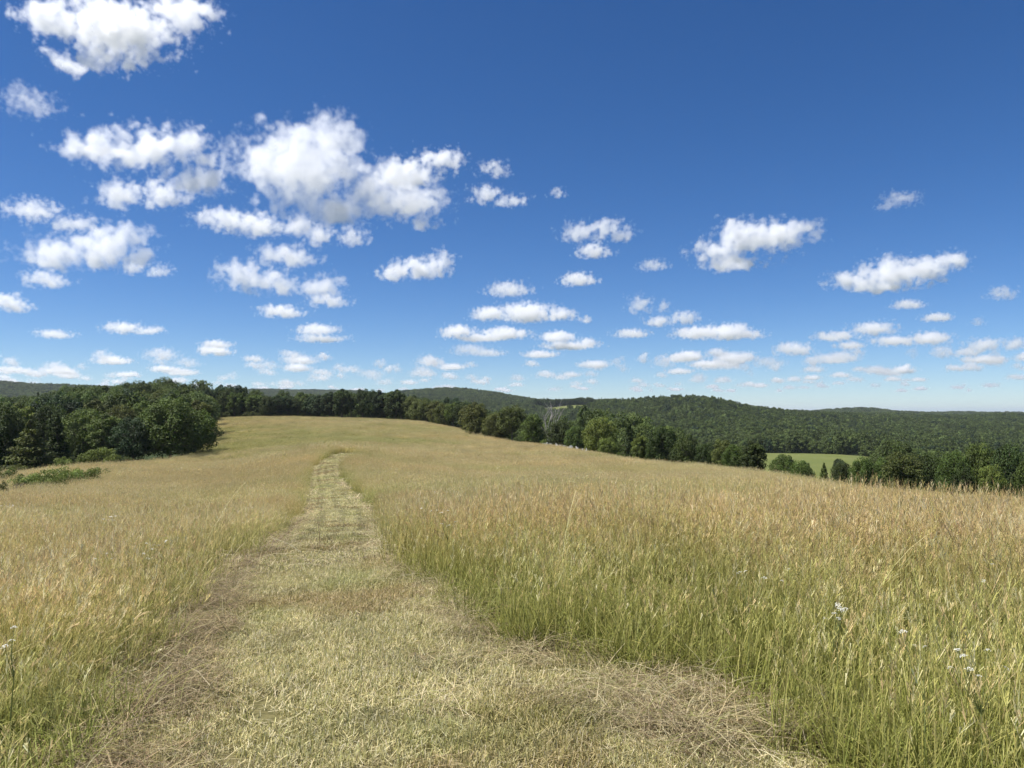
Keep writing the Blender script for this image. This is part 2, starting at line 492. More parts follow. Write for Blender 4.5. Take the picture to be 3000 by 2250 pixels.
def turf_patch(rad, n, w, h, seg=2):
    rb = Ribbons()
    for k in range(n):
        a, r = R_.uniform(0, 6.283), rad * math.sqrt(R_.random())
        u = R_.random()
        c1 = jit(PALE if u < .18 else lerp3(G_LIME, PALE, .35) if u < .6 else G_LIME if u < .8 else STRAW)
        c0 = jit(lerp3(G_MID, STRAW, R_.random()))
        rb.blade((math.cos(a) * r, math.sin(a) * r, 0), R_.uniform(0, 6.283), R_.uniform(.05, .8), h * R_.uniform(.5, 1.3), w, w * .6, seg, c0, c1)
    for k in range(n // 4):          # a few cut pieces lying flat
        a, r = R_.uniform(0, 6.283), rad * math.sqrt(R_.random())
        rb.blade((math.cos(a) * r, math.sin(a) * r, h * R_.uniform(.2, .8)), R_.uniform(0, 6.283), R_.uniform(1.35, 1.7), h * R_.uniform(1., 3.), w, w * .7, 1, jit(STRAW, .3), jit(PALE, .3), 0.01)
    return rb


def hay_patch(rad, n, w, ln, thick):
    rb = Ribbons()
    for k in range(n):
        a, r = R_.uniform(0, 6.283), rad * math.sqrt(R_.random())
        u = R_.random()
        c = jit((.42, .35, .20) if u < .42 else (.20, .15, .09) if u < .64 else (.58, .51, .32) if u < .88 else (.27, .28, .09), .25)
        rb.blade((math.cos(a) * r, math.sin(a) * r, thick * R_.random() * (1 - r / rad * .6)), R_.uniform(0, 6.283), R_.uniform(1.15, 1.75), ln * R_.uniform(.4, 1.4), w, w * .6, 2, c, c, 0.3, face=R_.uniform(0, 6.28))
    return rb


def proto_collection(name, items, mat):
    """Meshes to be strewn; the collection itself is not part of the scene."""
    c = bpy.data.collections.new(name)
    for i, rb in enumerate(items):
        o = mesh_obj('%s_%02d' % (name, i), rb.v, rb.f, mat, cols=rb.c)
        c.objects.link(o)
    return c


def strew(name, coll, pts, rot, scl, idx, tint):
    """One object that strews meshes of a collection over points (stuff nobody could count)."""
    n = len(pts)
    me = bpy.data.meshes.new(name)
    me.vertices.add(n)
    me.vertices.foreach_set('co', np.asarray(pts, np.float32).ravel())
    for nm, ty, key, val in (('rot', 'FLOAT_VECTOR', 'vector', rot), ('scl', 'FLOAT_VECTOR', 'vector', scl), ('tint', 'FLOAT_COLOR', 'color', np.hstack((tint, np.ones((n, 1)))))):
        a = me.attributes.new(nm, ty, 'POINT'); a.data.foreach_set(key, np.asarray(val, np.float32).ravel())
    a = me.attributes.new('idx', 'INT', 'POINT'); a.data.foreach_set('value', np.asarray(idx, np.int32))
    o = bpy.data.objects.new(name, me)
    COL.objects.link(o)
    t = bpy.data.node_groups.new(name + '_strewn', 'GeometryNodeTree')
    t.interface.new_socket('Geometry', in_out='INPUT', socket_type='NodeSocketGeometry')
    t.interface.new_socket('Geometry', in_out='OUTPUT', socket_type='NodeSocketGeometry')
    N, L = t.nodes, t.links
    gi, go = N.new('NodeGroupInput'), N.new('NodeGroupOutput')
    ci = N.new('GeometryNodeCollectionInfo'); ci.inputs['Collection'].default_value = coll
    ci.inputs['Separate Children'].default_value = True; ci.inputs['Reset Children'].default_value = True
    ip = N.new('GeometryNodeInstanceOnPoints'); ip.inputs['Pick Instance'].default_value = True

    def named(nm, ty):
        a = N.new('GeometryNodeInputNamedAttribute'); a.data_type = ty; a.inputs['Name'].default_value = nm
        return next(s for s in a.outputs if s.enabled and s.name == 'Attribute')
    L.new(gi.outputs[0], ip.inputs['Points']); L.new(ci.outputs[0], ip.inputs['Instance'])
    L.new(named('idx', 'INT'), ip.inputs['Instance Index'])
    L.new(named('scl', 'FLOAT_VECTOR'), ip.inputs['Scale'])
    e2r = N.new('FunctionNodeEulerToRotation'); L.new(named('rot', 'FLOAT_VECTOR'), e2r.inputs[0])
    L.new(e2r.outputs[0], ip.inputs['Rotation'])
    L.new(ip.outputs[0], go.inputs[0])
    md = o.modifiers.new('strewn', 'NODES'); md.node_group = t
    return tag(o, kind='stuff')


def sector(r0, r1, dens, half):
    """Random points of a ring sector with a density per square metre."""
    a = math.radians(half)
    n = int(dens * a * (r1 * r1 - r0 * r0))
    r = np.sqrt(rng.uniform(r0 * r0, r1 * r1, n)); th = rng.uniform(-a, a, n)
    return r * np.sin(th), r * np.cos(th)


# tall meadow grass: near patches are fine, far ones coarser
PROTO = ([tall_patch(.26, 60, 70, .0035, 4, 9, .25) for _ in range(5)]           # 0-4 tawny, near
         + [tall_patch(.24, 30, 110, .0045, 4, 8, .95, .41) for _ in range(4)]       # 5-8 green, near
         + [tall_patch(.34, 60, 45, .006, 3, 5, .2) for _ in range(4)]             # 9-12 tawny, middle
         + [tall_patch(.34, 35, 65, .008, 3, 4, .9, .42) for _ in range(3)]           # 13-15 green, middle
         + [tall_patch(.6, 70, 30, .014, 2, 3, .15, .46, .04) for _ in range(4)]        # 16-19 tawny, far
         + [tall_patch(.6, 40, 50, .016, 2, 2, .8, .42, .04) for _ in range(2)]         # 20-21 green, far
         + [tall_patch(1.25, 100, 30, .035, 2, 2, .12, .5, .08) for _ in range(4)]       # 22-25 tawny, farthest
         + [tall_patch(1.25, 60, 70, .04, 2, 1, .8, .44, .08) for _ in range(2)])        # 26-27 green, farthest


def weed(kind):
    rb = Ribbons()
    if kind == 0:            # dock: rusty seed spikes over broad leaves
        for k in range(3):
            p, an = rb.blade((R_.uniform(-.05, .05), R_.uniform(-.05, .05), 0), R_.uniform(0, 6.28), .15, .5, .007, .004, 3, (.2, .2, .06), (.3, .17, .08))
            for j in range(4):
                panicle(rb, p - np.array((0, 0, .06 * j)), .1, 0, .1, .035, (.26, .15, .075), 10)
    for k in range(14 if kind < 2 else 5):
        a = R_.uniform(0, 6.28); r = R_.uniform(0, .1)
        c = jit(lerp3(G_LOW, G_MID, R_.random()), .25) if kind < 2 else jit(PALE)
        rb.blade((math.cos(a) * r, math.sin(a) * r, 0), a, R_.uniform(.5, 1.4), R_.uniform(.3, .62), .006 if kind == 2 else .022, .004, 4, c, lerp3(c, G_LIME, .4) if kind < 2 else c, 1.2)
    if kind == 2:            # tall pale stalks arching over the rest
        for k in range(6):
            p, an = rb.blade((R_.uniform(-.15, .15), R_.uniform(-.15, .15), 0), R_.gauss(.3, .9), R_.uniform(.5, 1.1), R_.uniform(.75, 1.05), .0042, .0028, 6, jit(G_LIME), jit(PALE), 1.6)
            panicle(rb, p, min(an, 1.5), .3, .13, .02, PALE, 9)
    return rb


PROTO += [weed(0), weed(0), weed(1), weed(1), weed(2), weed(2), weed(2)]        # 28-34 weeds among the grass
GP = proto_collection('meadow_patch', PROTO, GRASS)


def greenness(x, y):
    r = np.hypot(x, y); th = np.degrees(np.arctan2(x, y))
    g = .10 + .85 * np.clip((fbm(x / 5., y / 5., 31, 3) - .52) * 4, 0, 1) * np.clip(1.2 - r / 60, .25, 1)
    g = g + .55 * np.clip(1 - path_sd(x, y) / .55, 0, 1) * (r < 60)
    g = g + .75 * np.clip(1 - (r - 4.0) / 3.2, 0, 1) * np.clip((th - 10) / 10, 0, 1)        # lush corner on the right
    g = g + .45 * np.clip(1 - (r - 4.5) / 3.0, 0, 1) * (th < 0)
    g = g + .55 * np.exp(-((r - 185) / 55.) ** 2) * np.clip((-2 - th) / 8, 0, 1)               # damp hollow beyond the brow
    g = g + .6 * np.clip((fbm(x / 26., y / 11., 41, 3) - .52) * 6, 0, 1)
    return np.clip(g, 0, 1)


P, ROT, SCL, IDX, TINT = [], [], [], [], []
for r0, r1, dens, half, tawny, green in ((1.0, 8.5, 15, 52, (0, 5), (5, 9)), (8.5, 24, 10, 42, (9, 13), (13, 16)),
                                        (24, 73, 9, 38, (9, 13), (13, 16)), (24, 73, 4.2, 38, (16, 20), (20, 22)), (72, 325, 1.15, 36.5, (22, 26), (26, 28))):
    x, y = sector(r0, r1, dens, half)
    r = np.hypot(x, y); th = np.degrees(np.arctan2(x, y))
    sd = path_sd(x, y) if r0 < 80 else np.full(x.shape, 99.)
    margin = .12 + .16 * (fbm(x * 1.3, y * 1.3, 51, 2) - .5)
    if tawny[0] == 9 and r0 == 24: keep = (sd > .2) & (sd < 1.3)          # finer grass along the far part of the path
    elif tawny[0] == 16: keep = (sd > 1.0)
    else: keep = sd > margin
    keep &= r < meadow_limit(th) + 2
    for c_, r_, w_, h_ in BRIGHT_BRAMBLES + OTHER_BRAMBLES:
        bx, by, _ = at_dist(c_, r_)
        keep &= np.hypot(x - bx, y - by) > .42 * w_ * by / FPX
    x, y, r, th, sd = x[keep], y[keep], r[keep], th[keep], sd[keep]
    n = len(x)
    g = greenness(x, y)
    isg = rng.random(n) < g
    P.append(np.stack((x, y, ground_z(x, y)), 1))
    edge = np.clip(1 - sd / .5, 0, 1)
    lodge = np.clip((fbm(x / 1.7, y / 1.7, 65, 3) - .60) * 5, 0, .75)            # drifts laid over by wind and rain
    ROT.append(np.stack((rng.normal(0, .05, n) + edge * rng.normal(0, .09, n), rng.normal(.03, .06, n) + edge * rng.normal(0, .09, n) + lodge * rng.uniform(-.5, 1, n), np.where(rng.random(n) < .45, rng.normal(0, .6, n), rng.uniform(0, 6.28, n))), 1))
    hs_ = (.62 + .72 * fbm(x / 2.6, y / 2.6, 61, 3)) * rng.uniform(.85, 1.12, n) * (1 - .12 * edge)
    s_ = rng.uniform(.9, 1.15, n)
    SCL.append(np.stack((s_, s_, hs_), 1))
    IDX.append(np.where(isg, rng.integers(green[0], green[1], n), rng.integers(tawny[0], tawny[1], n)))
    wd_ = (rng.random(n) < .03) & (r < np.where(th > 5, 7, 18))
    IDX[-1] = np.where(wd_, np.where(rng.random(n) < .6, rng.integers(32, 35, n), np.where(rng.random(n) < .12, 28, rng.integers(30, 32, n))), IDX[-1])
    rufous = np.clip((fbm(x / 9., y / 5., 71, 3) - .42) * 3, 0, 1)[:, None]                # reddish drifts of seed heads
    b = (rng.uniform(.82, 1.15, n) * (.8 + .4 * fbm(x / 4., y / 4. , 77, 3)))[:, None]
    t = (np.array([[1.0, 1.0, 1.0]]) * (1 - rufous) + np.array([[1.02, .95, .88]]) * rufous) * b
    gg = g[:, None]
    t = t * (1 - .35 * gg) + np.array([[.78, .98, .72]]) * .35 * gg * b
    TINT.append(t)
P, ROT, SCL, IDX, TINT = (np.concatenate(a) for a in (P, ROT, SCL, IDX, TINT))
o = strew('meadow_grass', GP, P, ROT, SCL, IDX, TINT)
tag(o, 'tall tawny hay meadow grass with seed heads covering the hill', 'grass')

# mown turf on the path
TURF = [turf_patch(.13, 130, .0035, .045) for _ in range(5)] + [turf_patch(.2, 80, .008, .05) for _ in range(4)] + [turf_patch(.2, 50, .018, .05, 1) for _ in range(3)]
TP = proto_collection('turf_patch', TURF, GRASS)
P, ROT, SCL, IDX, TINT = [], [], [], [], []
for r0, r1, dens, ii in ((1.0, 9, 75, (0, 5)), (9, 28, 36, (5, 9)), (28, 76, 34, (9, 12))):
    x, y = sector(r0, r1, dens, 40)
    sd = path_sd(x, y)
    keep = sd < .12
    x, y, sd = x[keep], y[keep], sd[keep]
    n = len(x); r = np.hypot(x, y)
    P.append(np.stack((x, y, ground_z(x, y) + .008), 1))
    ROT.append(np.stack((rng.normal(0, .08, n), rng.normal(0, .08, n), rng.uniform(0, 6.28, n)), 1))
    s_ = rng.uniform(.85, 1.25, n); patch = fbm(x * 1.1, y * 1.1, 81, 4)
    SCL.append(np.stack((s_, s_, s_ * np.where(r > 15, .9, .7 + .7 * patch)), 1))
    IDX.append(rng.integers(ii[0], ii[1], n))
    # wheel tracks and swaths run along the path
    lx = np.interp(y, CENTRE_Y, LXY); rx = np.interp(y, CENTRE_Y, RXY)
    u = (x - lx) / np.maximum(rx - lx, .3)
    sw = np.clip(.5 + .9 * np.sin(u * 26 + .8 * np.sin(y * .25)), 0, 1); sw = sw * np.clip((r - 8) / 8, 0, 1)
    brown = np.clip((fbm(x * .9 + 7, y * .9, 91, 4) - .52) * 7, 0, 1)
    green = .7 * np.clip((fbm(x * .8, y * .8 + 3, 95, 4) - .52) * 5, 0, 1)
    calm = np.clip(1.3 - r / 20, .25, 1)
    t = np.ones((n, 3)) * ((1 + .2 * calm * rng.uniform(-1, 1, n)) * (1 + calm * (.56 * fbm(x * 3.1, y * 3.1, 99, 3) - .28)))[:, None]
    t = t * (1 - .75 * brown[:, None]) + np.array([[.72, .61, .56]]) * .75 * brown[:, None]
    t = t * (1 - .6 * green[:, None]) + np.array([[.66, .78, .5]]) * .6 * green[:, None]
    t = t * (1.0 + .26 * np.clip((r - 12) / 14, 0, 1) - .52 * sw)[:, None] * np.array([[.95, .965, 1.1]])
    TINT.append(t)
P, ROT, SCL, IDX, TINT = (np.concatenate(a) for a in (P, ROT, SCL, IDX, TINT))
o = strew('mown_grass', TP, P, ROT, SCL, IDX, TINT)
tag(o, 'short pale mown grass on the winding path', 'grass')

# cut hay lying along the edges and heaped at the near right corner
HAY = [hay_patch(.2, 110, .0035, .22, .05) for _ in range(5)] + [hay_patch(.34, 90, .008, .3, .08) for _ in range(3)] + [hay_patch(.5, 70, .02, .4, .1) for _ in range(2)]
HP = proto_collection('hay_patch', HAY, GRASS)
HAYZONE = np.array([at_ground(a * K_PX, b * K_PX) for a, b in ((1090,1395),(1200,1440),(1330,1470),(1480,1498),(1600,1510),(1690,1600),(1720,1700),(1480,1700),(1380,1620),(1280,1570),(1200,1520),(1100,1450),(1000,1390),(900,1310),(860,1240),(890,1250))])
P, ROT, SCL, IDX, TINT = [], [], [], [], []
for r0, r1, dens, ii in ((1.5, 9, 60, (0, 5)), (9, 26, 22, (5, 8)), (26, 74, 7, (8, 10))):
    x, y = sector(r0, r1, dens, 40)
    sd = path_sd(x, y); r = np.hypot(x, y)
    wv = .03 + .2 * fbm(x * .9, y * .9, 101, 3)
    zone = in_poly(x, y, HAYZONE)
    zd = np.where(zone, edge_dist(x, y, np.vstack((HAYZONE, HAYZONE[:1]))), 0)
    thin = np.clip((fbm(x * 2.1, y * 2.1, 105, 3) - .33) * 4, .0, 1)
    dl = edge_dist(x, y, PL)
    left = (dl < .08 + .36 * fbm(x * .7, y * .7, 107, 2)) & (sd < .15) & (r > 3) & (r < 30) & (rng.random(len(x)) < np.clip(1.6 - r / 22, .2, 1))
    prob = np.where((sd > -wv) & (sd < .22), .9 * thin, 0)
    prob = np.maximum(prob, np.where(left, .55 + .4 * thin, 0))
    prob = np.maximum(prob, np.where(zone, .12 + np.clip(zd * 5, 0, .8) * (0.5 + .5 * thin), 0))
    prob = np.maximum(prob, np.where((sd < 0) & (r < 12), .03, 0))
    keep = rng.random(len(x)) < prob
    x, y, zone, zd, left = x[keep], y[keep], zone[keep], zd[keep], left[keep]
    n = len(x)
    lift = np.where(zone, rng.random(n) * .10 * np.clip(zd * 3, 0, 1), 0) + rng.random(n) * .03
    P.append(np.stack((x, y, ground_z(x, y) + .02 + lift), 1))
    ROT.append(np.stack((rng.normal(0, .18, n), rng.normal(0, .18, n), rng.uniform(0, 6.28, n)), 1))
    s_ = rng.uniform(.75, 1.25, n)
    SCL.append(np.stack((s_, s_, s_ * rng.uniform(.6, 1.5, n)), 1))
    IDX.append(rng.integers(ii[0], ii[1], n))
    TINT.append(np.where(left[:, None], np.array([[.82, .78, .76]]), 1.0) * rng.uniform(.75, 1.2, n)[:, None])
P, ROT, SCL, IDX, TINT = (np.concatenate(a) for a in (P, ROT, SCL, IDX, TINT))
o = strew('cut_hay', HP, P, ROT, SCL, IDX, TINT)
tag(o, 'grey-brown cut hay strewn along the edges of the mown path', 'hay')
# ------------------------------------------------------------------ trees
LEAF = leaf_mat('tree_leaves', .3, instancer=False, rough=.7)
LEAF_I = leaf_mat('wood_leaves', .3, instancer=True, rough=.7)
T_ = random.Random(11)


def bark_material(name, a, b):
    m, nt, out = nodes_mat(name)
    geo = nt.nodes.new('ShaderNodeTexCoord')
    mp = nt.nodes.new('ShaderNodeMapping'); mp.inputs['Scale'].default_value = (14, 14, 2.5)
    nt.links.new(geo.outputs['Object'], mp.inputs[0])
    n = noise(nt, 3., 5, .65, mp.outputs[0])
    c = ramp(nt, n, [(.3, a), (.7, b)])
    p = nt.nodes.new('ShaderNodeBsdfPrincipled')
    nt.links.new(c, p.inputs['Base Color']); p.inputs['Roughness'].default_value = .9
    nt.links.new(p.outputs[0], out.inputs[0])
    return m


BARK = bark_material('tree_bark', (.05, .04, .03), (.13, .105, .08))
DEADWOOD = bark_material('dead_wood', (.13, .12, .11), (.28, .265, .24))


class Limbs:
    def __init__(s): s.v, s.f = [], []

    def tube(s, pts, rad, n=6):
        i0 = len(s.v)
        pts = [np.array(p, float) for p in pts]
        for k, p in enumerate(pts):
            d = pts[min(k + 1, len(pts) - 1)] - pts[max(k - 1, 0)]
            d = d / (np.linalg.norm(d) + 1e-9)
            u = np.cross(d, (.3, .9, .2)); u /= np.linalg.norm(u); w = np.cross(d, u)
            for a in range(n):
                t = 6.28318 * a / n
                s.v.append(tuple(p + (u * math.cos(t) + w * math.sin(t)) * rad[k]))
        for k in range(len(pts) - 1):
            for a in range(n):
                b = (a + 1) % n
                s.f.append((i0 + k * n + a, i0 + k * n + b, i0 + (k + 1) * n + b, i0 + (k + 1) * n + a))
        s.f.append(tuple(i0 + (len(pts) - 1) * n + a for a in range(n)))


NT = np.random.default_rng(23)


def leaf_cloud(rb, centre, rad, n, size, shade, flat=.8):
    """Leaf sprays on and inside one clump of the crown, each face its own tilt."""
    d = NT.normal(0, 1, (n, 3)); d[:, 2] += .25; d /= np.linalg.norm(d, axis=1)[:, None] + 1e-9
    r = NT.uniform(.5, 1.0, n) ** .6 * NT.uniform(.85, 1.12, n)
    p = np.array(centre) + d * np.array(rad) * r[:, None]
    nrm = d * .8 + NT.normal(0, .42, (n, 3)); nrm[:, 2] += .35; nrm /= np.linalg.norm(nrm, axis=1)[:, None] + 1e-9
    u = np.cross(nrm, NT.normal(0, 1, (n, 3))); u /= np.linalg.norm(u, axis=1)[:, None] + 1e-9
    w = np.cross(nrm, u)
    s = (size * NT.uniform(.55, 1.35, n))[:, None]
    k = shade * NT.uniform(.8, 1.2, n)
    c = np.stack((k * NT.uniform(.92, 1.08, n), k, k * NT.uniform(.85, 1.1, n)), 1)
    q = np.stack((p - u * s, p - w * s * .7 + nrm * s * .12, p + u * s * 1.05 - nrm * s * .1, p + w * s * .75), 1).reshape(-1, 3)
    i = len(rb.v)
    rb.v += q.tolist(); rb.c += np.repeat(c, 4, axis=0).tolist()
    rb.f += (np.arange(4 * n).reshape(n, 4) + i).tolist()


def broadleaf(lobes, leaves, size, wide=.5, low=.1, top=1.0, droop=0.0, gaps=.0):
    """Crown and trunk of a broad-leaved tree of unit height; crown half-width is wide."""
    rb, lm = Ribbons(), Limbs()
    trunk_top = .55
    bend = (T_.uniform(-.03, .03), T_.uniform(-.03, .03))
    lm.tube([(0, 0, -.04), (0, 0, .03), (bend[0] * .5, bend[1] * .5, .25), (bend[0], bend[1], trunk_top), (bend[0] * 1.4, bend[1] * 1.4, .85)],
            [.034, .027, .021, .014, .005], 7)
    mid = (top + low) / 2; hh = (top - low) / 2
    for k in range(lobes):
        # golden spiral over the crown's egg shape
        t = (k + .5) / lobes
        zz = 1 - 2 * t
        a = k * 2.39996 + T_.uniform(-.4, .4)
        prof = math.sqrt(max(0, 1 - zz * zz)) ** .8
        rr = wide * prof * (1.0 + .12 * zz * -1) * T_.uniform(.62, .86)
        c = (math.cos(a) * rr, math.sin(a) * rr, mid + zz * hh * .8 - droop * rr + T_.uniform(-.03, .03))
        lr = wide * T_.uniform(.2, .36)
        if T_.random() < gaps: continue
        leaf_cloud(rb, c, (lr, lr, lr * .8), leaves, size, T_.uniform(.62, 1.3))
        if k % 2 == 0:
            b = (bend[0], bend[1], max(low * .9, c[2] * .62))
            m = tuple(.5 * (p + q) + T_.uniform(-.02, .02) for p, q in zip(b, c))
            lm.tube([b, m, c], [.011, .007, .002], 4)
    leaf_cloud(rb, (0, 0, mid), (wide * .55, wide * .55, hh * .7), leaves * max(2, lobes // 6), size * 1.2, .7)
    return rb, lm


def conifer(tiers, leaves, size, wide=.3):
    rb, lm = Ribbons(), Limbs()
    lm.tube([(0, 0, -.04), (0, 0, .4), (0, 0, .97)], [.025, .016, .003], 6)
    for k in range(tiers):
        t = k / (tiers - 1)
        z = .06 + .9 * t
        rr = wide * (1 - t) ** .75 * (.8 + .2 * math.sin(k * 2.1)) + .01
        nb = max(3, int(9 * (1 - t)) + 2)
        for j in range(nb):
            a = 6.283 * j / nb + k * 1.3 + T_.uniform(-.3, .3)
            e = rr * T_.uniform(.75, 1.1)
            c = (math.cos(a) * e * .62, math.sin(a) * e * .62, z + .02)
            leaf_cloud(rb, c, (max(e * .42, .02), max(e * .42, .02), .05), leaves, size, T_.uniform(.7, 1.25))
            lm.tube([(0, 0, z), (math.cos(a) * e * .8, math.sin(a) * e * .8, z + .03)], [.006, .002], 3)
    return rb, lm


TREE_PROTO = {
    'oak':    broadleaf(52, 230, .0155, .52, .06, 1.0),
    'oak2':   broadleaf(46, 230, .0165, .56, .03, .98, .05),
    'round':  broadleaf(40, 240, .0165, .5, .02, 1.0, .03),
    'tall':   broadleaf(42, 220, .015, .34, .1, 1.0),
    'tall2':  broadleaf(38, 220, .015, .38, .16, 1.0, 0, .12),
    'open':   broadleaf(30, 210, .0165, .48, .3, 1.0, .08, .18),
    'hang':   broadleaf(40, 210, .0165, .45, .12, 1.0, .3, .08),
    'cedar':  conifer(17, 75, .0155, .42),
    'spire':  conifer(17, 60, .014, .26),
    'shrub':  broadleaf(24, 200, .028, .8, .0, .95, .05),
    'shrub2': broadleaf(18, 200, .032, 1.1, .0, .9, .1, .1),
}
TREE_MESH = {}
for k_, (rb_, lm_) in TREE_PROTO.items():
    c_ = mesh_obj('crown', rb_.v, rb_.f, LEAF, cols=rb_.c).data
    t_ = mesh_obj('trunk', lm_.v, lm_.f, BARK, smooth=True).data
    w_ = float(np.percentile(np.hypot(*np.array(rb_.v)[:, :2].T), 96))
    TREE_MESH[k_] = (c_, t_, w_, max(v[2] for v in rb_.v))

DARK, MID, OLIVE, LIGHT, YELLOW, BLUE = (.046, .068, .017), (.075, .108, .022), (.088, .104, .026), (.115, .155, .032), (.14, .18, .036), (.044, .07, .026)


def add_tree(kind, col, r, top_row, wpx, colour, label, group=None, cat='tree', name='tree', height=None):
    """A tree standing on the ground at a distance r; its height and width as the picture shows them at that distance."""
    crown, trunk, w0, h0 = TREE_MESH[kind]
    x, y, z = at_dist(col, r)
    h = height if height else (ray(col, top_row)[2] / ray(col, top_row)[1] * y + EYE - z)
    w = wpx * y / FPX
    root = bpy.data.objects.new(name, None)
    root.empty_display_size = .5
    COL.objects.link(root)
    root.location = (x, y, z - .05)
    root.rotation_euler = (0, 0, T_.uniform(0, 6.28))
    sx = w / (2 * w0)
    root.scale = (sx, sx * T_.uniform(.9, 1.1), h / h0)
    for nm, me in (('crown', crown), ('trunk', trunk)):
        o = bpy.data.objects.new(nm, me)
        COL.objects.link(o)
        o.parent = root
        if nm == 'crown':
            k = T_.uniform(.88, 1.14)
            o.color = (colour[0] * k * T_.uniform(.94, 1.08), colour[1] * k, colour[2] * k, 1)
    return tag(root, label, cat, group)


ORD = 'first second third fourth fifth sixth seventh eighth ninth tenth eleventh twelfth thirteenth fourteenth fifteenth sixteenth seventeenth eighteenth nineteenth twentieth twenty-first twenty-second twenty-third twenty-fourth twenty-fifth twenty-sixth'.split()
# the clump on the left of the meadow
LEFT = [
 ('oak', 171, 148, 397, 62, MID, 'broad round dark oak-like tree at the front of the left clump, nearest the meadow'),
 ('oak2', 196, 160, 408, 44, MID, 'rounded tree at the right end of the left clump, shading the grass'),
 ('round', 134, 147, 416, 40, BLUE, 'bluish dark leafy tree left of the broad round front tree'),
 ('tall', 108, 156, 413, 34, MID, 'slender dark tree behind the yellow-green shrub'),
 ('cedar', 31, 126, 419, 46, OLIVE, 'large cone-shaped olive cedar near the left edge'),
 ('spire', 58, 134, 413, 24, DARK, 'narrow dark cedar right behind the large cone-shaped one'),
 ('oak', 2, 136, 400, 46, DARK, 'tall dark tree cut off by the left edge'),
 ('oak2', 84, 165, 408, 44, MID, 'leafy tree between the narrow cedar and the slender tree'),
 ('cedar', 79, 128, 444, 17, DARK, 'small round dark juniper beside the yellow-green shrub'),
]
for k_, c_, r_, t_, w_, cl_, lb_ in LEFT:
    add_tree(k_, c_, r_, t_, w_, cl_, lb_)
for k_, c_, r_, t_, w_, cl_, lb_ in [
 ('shrub', 101, 121, 447, 37, YELLOW, 'yellow-green spreading shrub in front of the left clump'),
 ('shrub2', 64, 118, 456, 26, LIGHT, 'low light green bush right of the large cone-shaped cedar'),
 ('shrub2', 20, 112, 463, 24, OLIVE, 'olive bush at the foot of the large cone-shaped cedar'),
 ('shrub2', 128, 132, 456, 16, OLIVE, 'little olive bush right of the yellow-green shrub'),
]:
    add_tree(k_, c_, r_, t_, w_, cl_, lb_, cat='shrub', name='shrub')
kinds = ['oak', 'oak2', 'round', 'tall', 'tall2', 'open']
# rising canopy of single trees behind the clump
for c_, r_, t_, w_ in [(20,180,402,42),(52,176,404,40),(70,200,398,38),(96,198,399,38),(122,186,404,36),(150,190,397,40),(174,196,394,38),(198,205,398,34),
                       (30,235,398,34),(62,245,394,34),(88,240,392,32),(112,235,392,32),(138,240,390,34),(162,245,388,32),(186,250,390,30),(206,262,394,26),
                       (8,260,401,34),(44,290,396,30),(78,295,391,28),(104,300,387,28),(128,300,386,28),(150,310,385,26),(172,315,385,26),(192,310,387,24)]:
    add_tree(T_.choice(kinds[:4]), c_, r_, t_ + T_.uniform(-2, 2), w_, T_.choice((MID, MID, OLIVE, LIGHT, DARK)),
             'green broadleaf tree in the rising canopy behind the left clump', 'trees of the left wood')
# the dark row along the crest
for i, c_ in enumerate(np.linspace(203, 412, 26)):
    c_ = c_ + T_.uniform(-3, 3)
    t_ = float(np.interp(c_, [200, 222, 236, 260, 285, 310, 335, 348, 375, 405, 415], [391, 385, 390, 394, 395, 395, 392, 388, 389, 391, 398])) + T_.uniform(-2, 2.5)
    r_ = float(np.interp(c_, [200, 412], [326, 296])) + T_.uniform(-6, 8)
    add_tree(T_.choice(['tall', 'tall2', 'oak', 'tall', 'open']), c_, r_, t_, T_.uniform(15, 22), T_.choice((DARK, DARK, MID, BLUE)),
             'dark tree in the row along the meadow crest, %s from the left clump' % ORD[i], 'trees of the crest row')
for i, c_ in enumerate(np.linspace(412, 478, 9)):
    c_ = c_ + T_.uniform(-2, 2)
    t_ = float(np.interp(c_, [410, 440, 478], [398, 402, 404])) + T_.uniform(-3, 2)
    r_ = float(np.interp(c_, [410, 450, 478], [292, 258, 228]))
    add_tree(T_.choice(['tall2', 'oak', 'open', 'round']), c_, r_, t_, T_.uniform(17, 25), T_.choice((DARK, MID, OLIVE)),
             'tree in the short row descending from the crest to the hanging tree, %s from above' % ORD[i], 'trees descending from the crest')
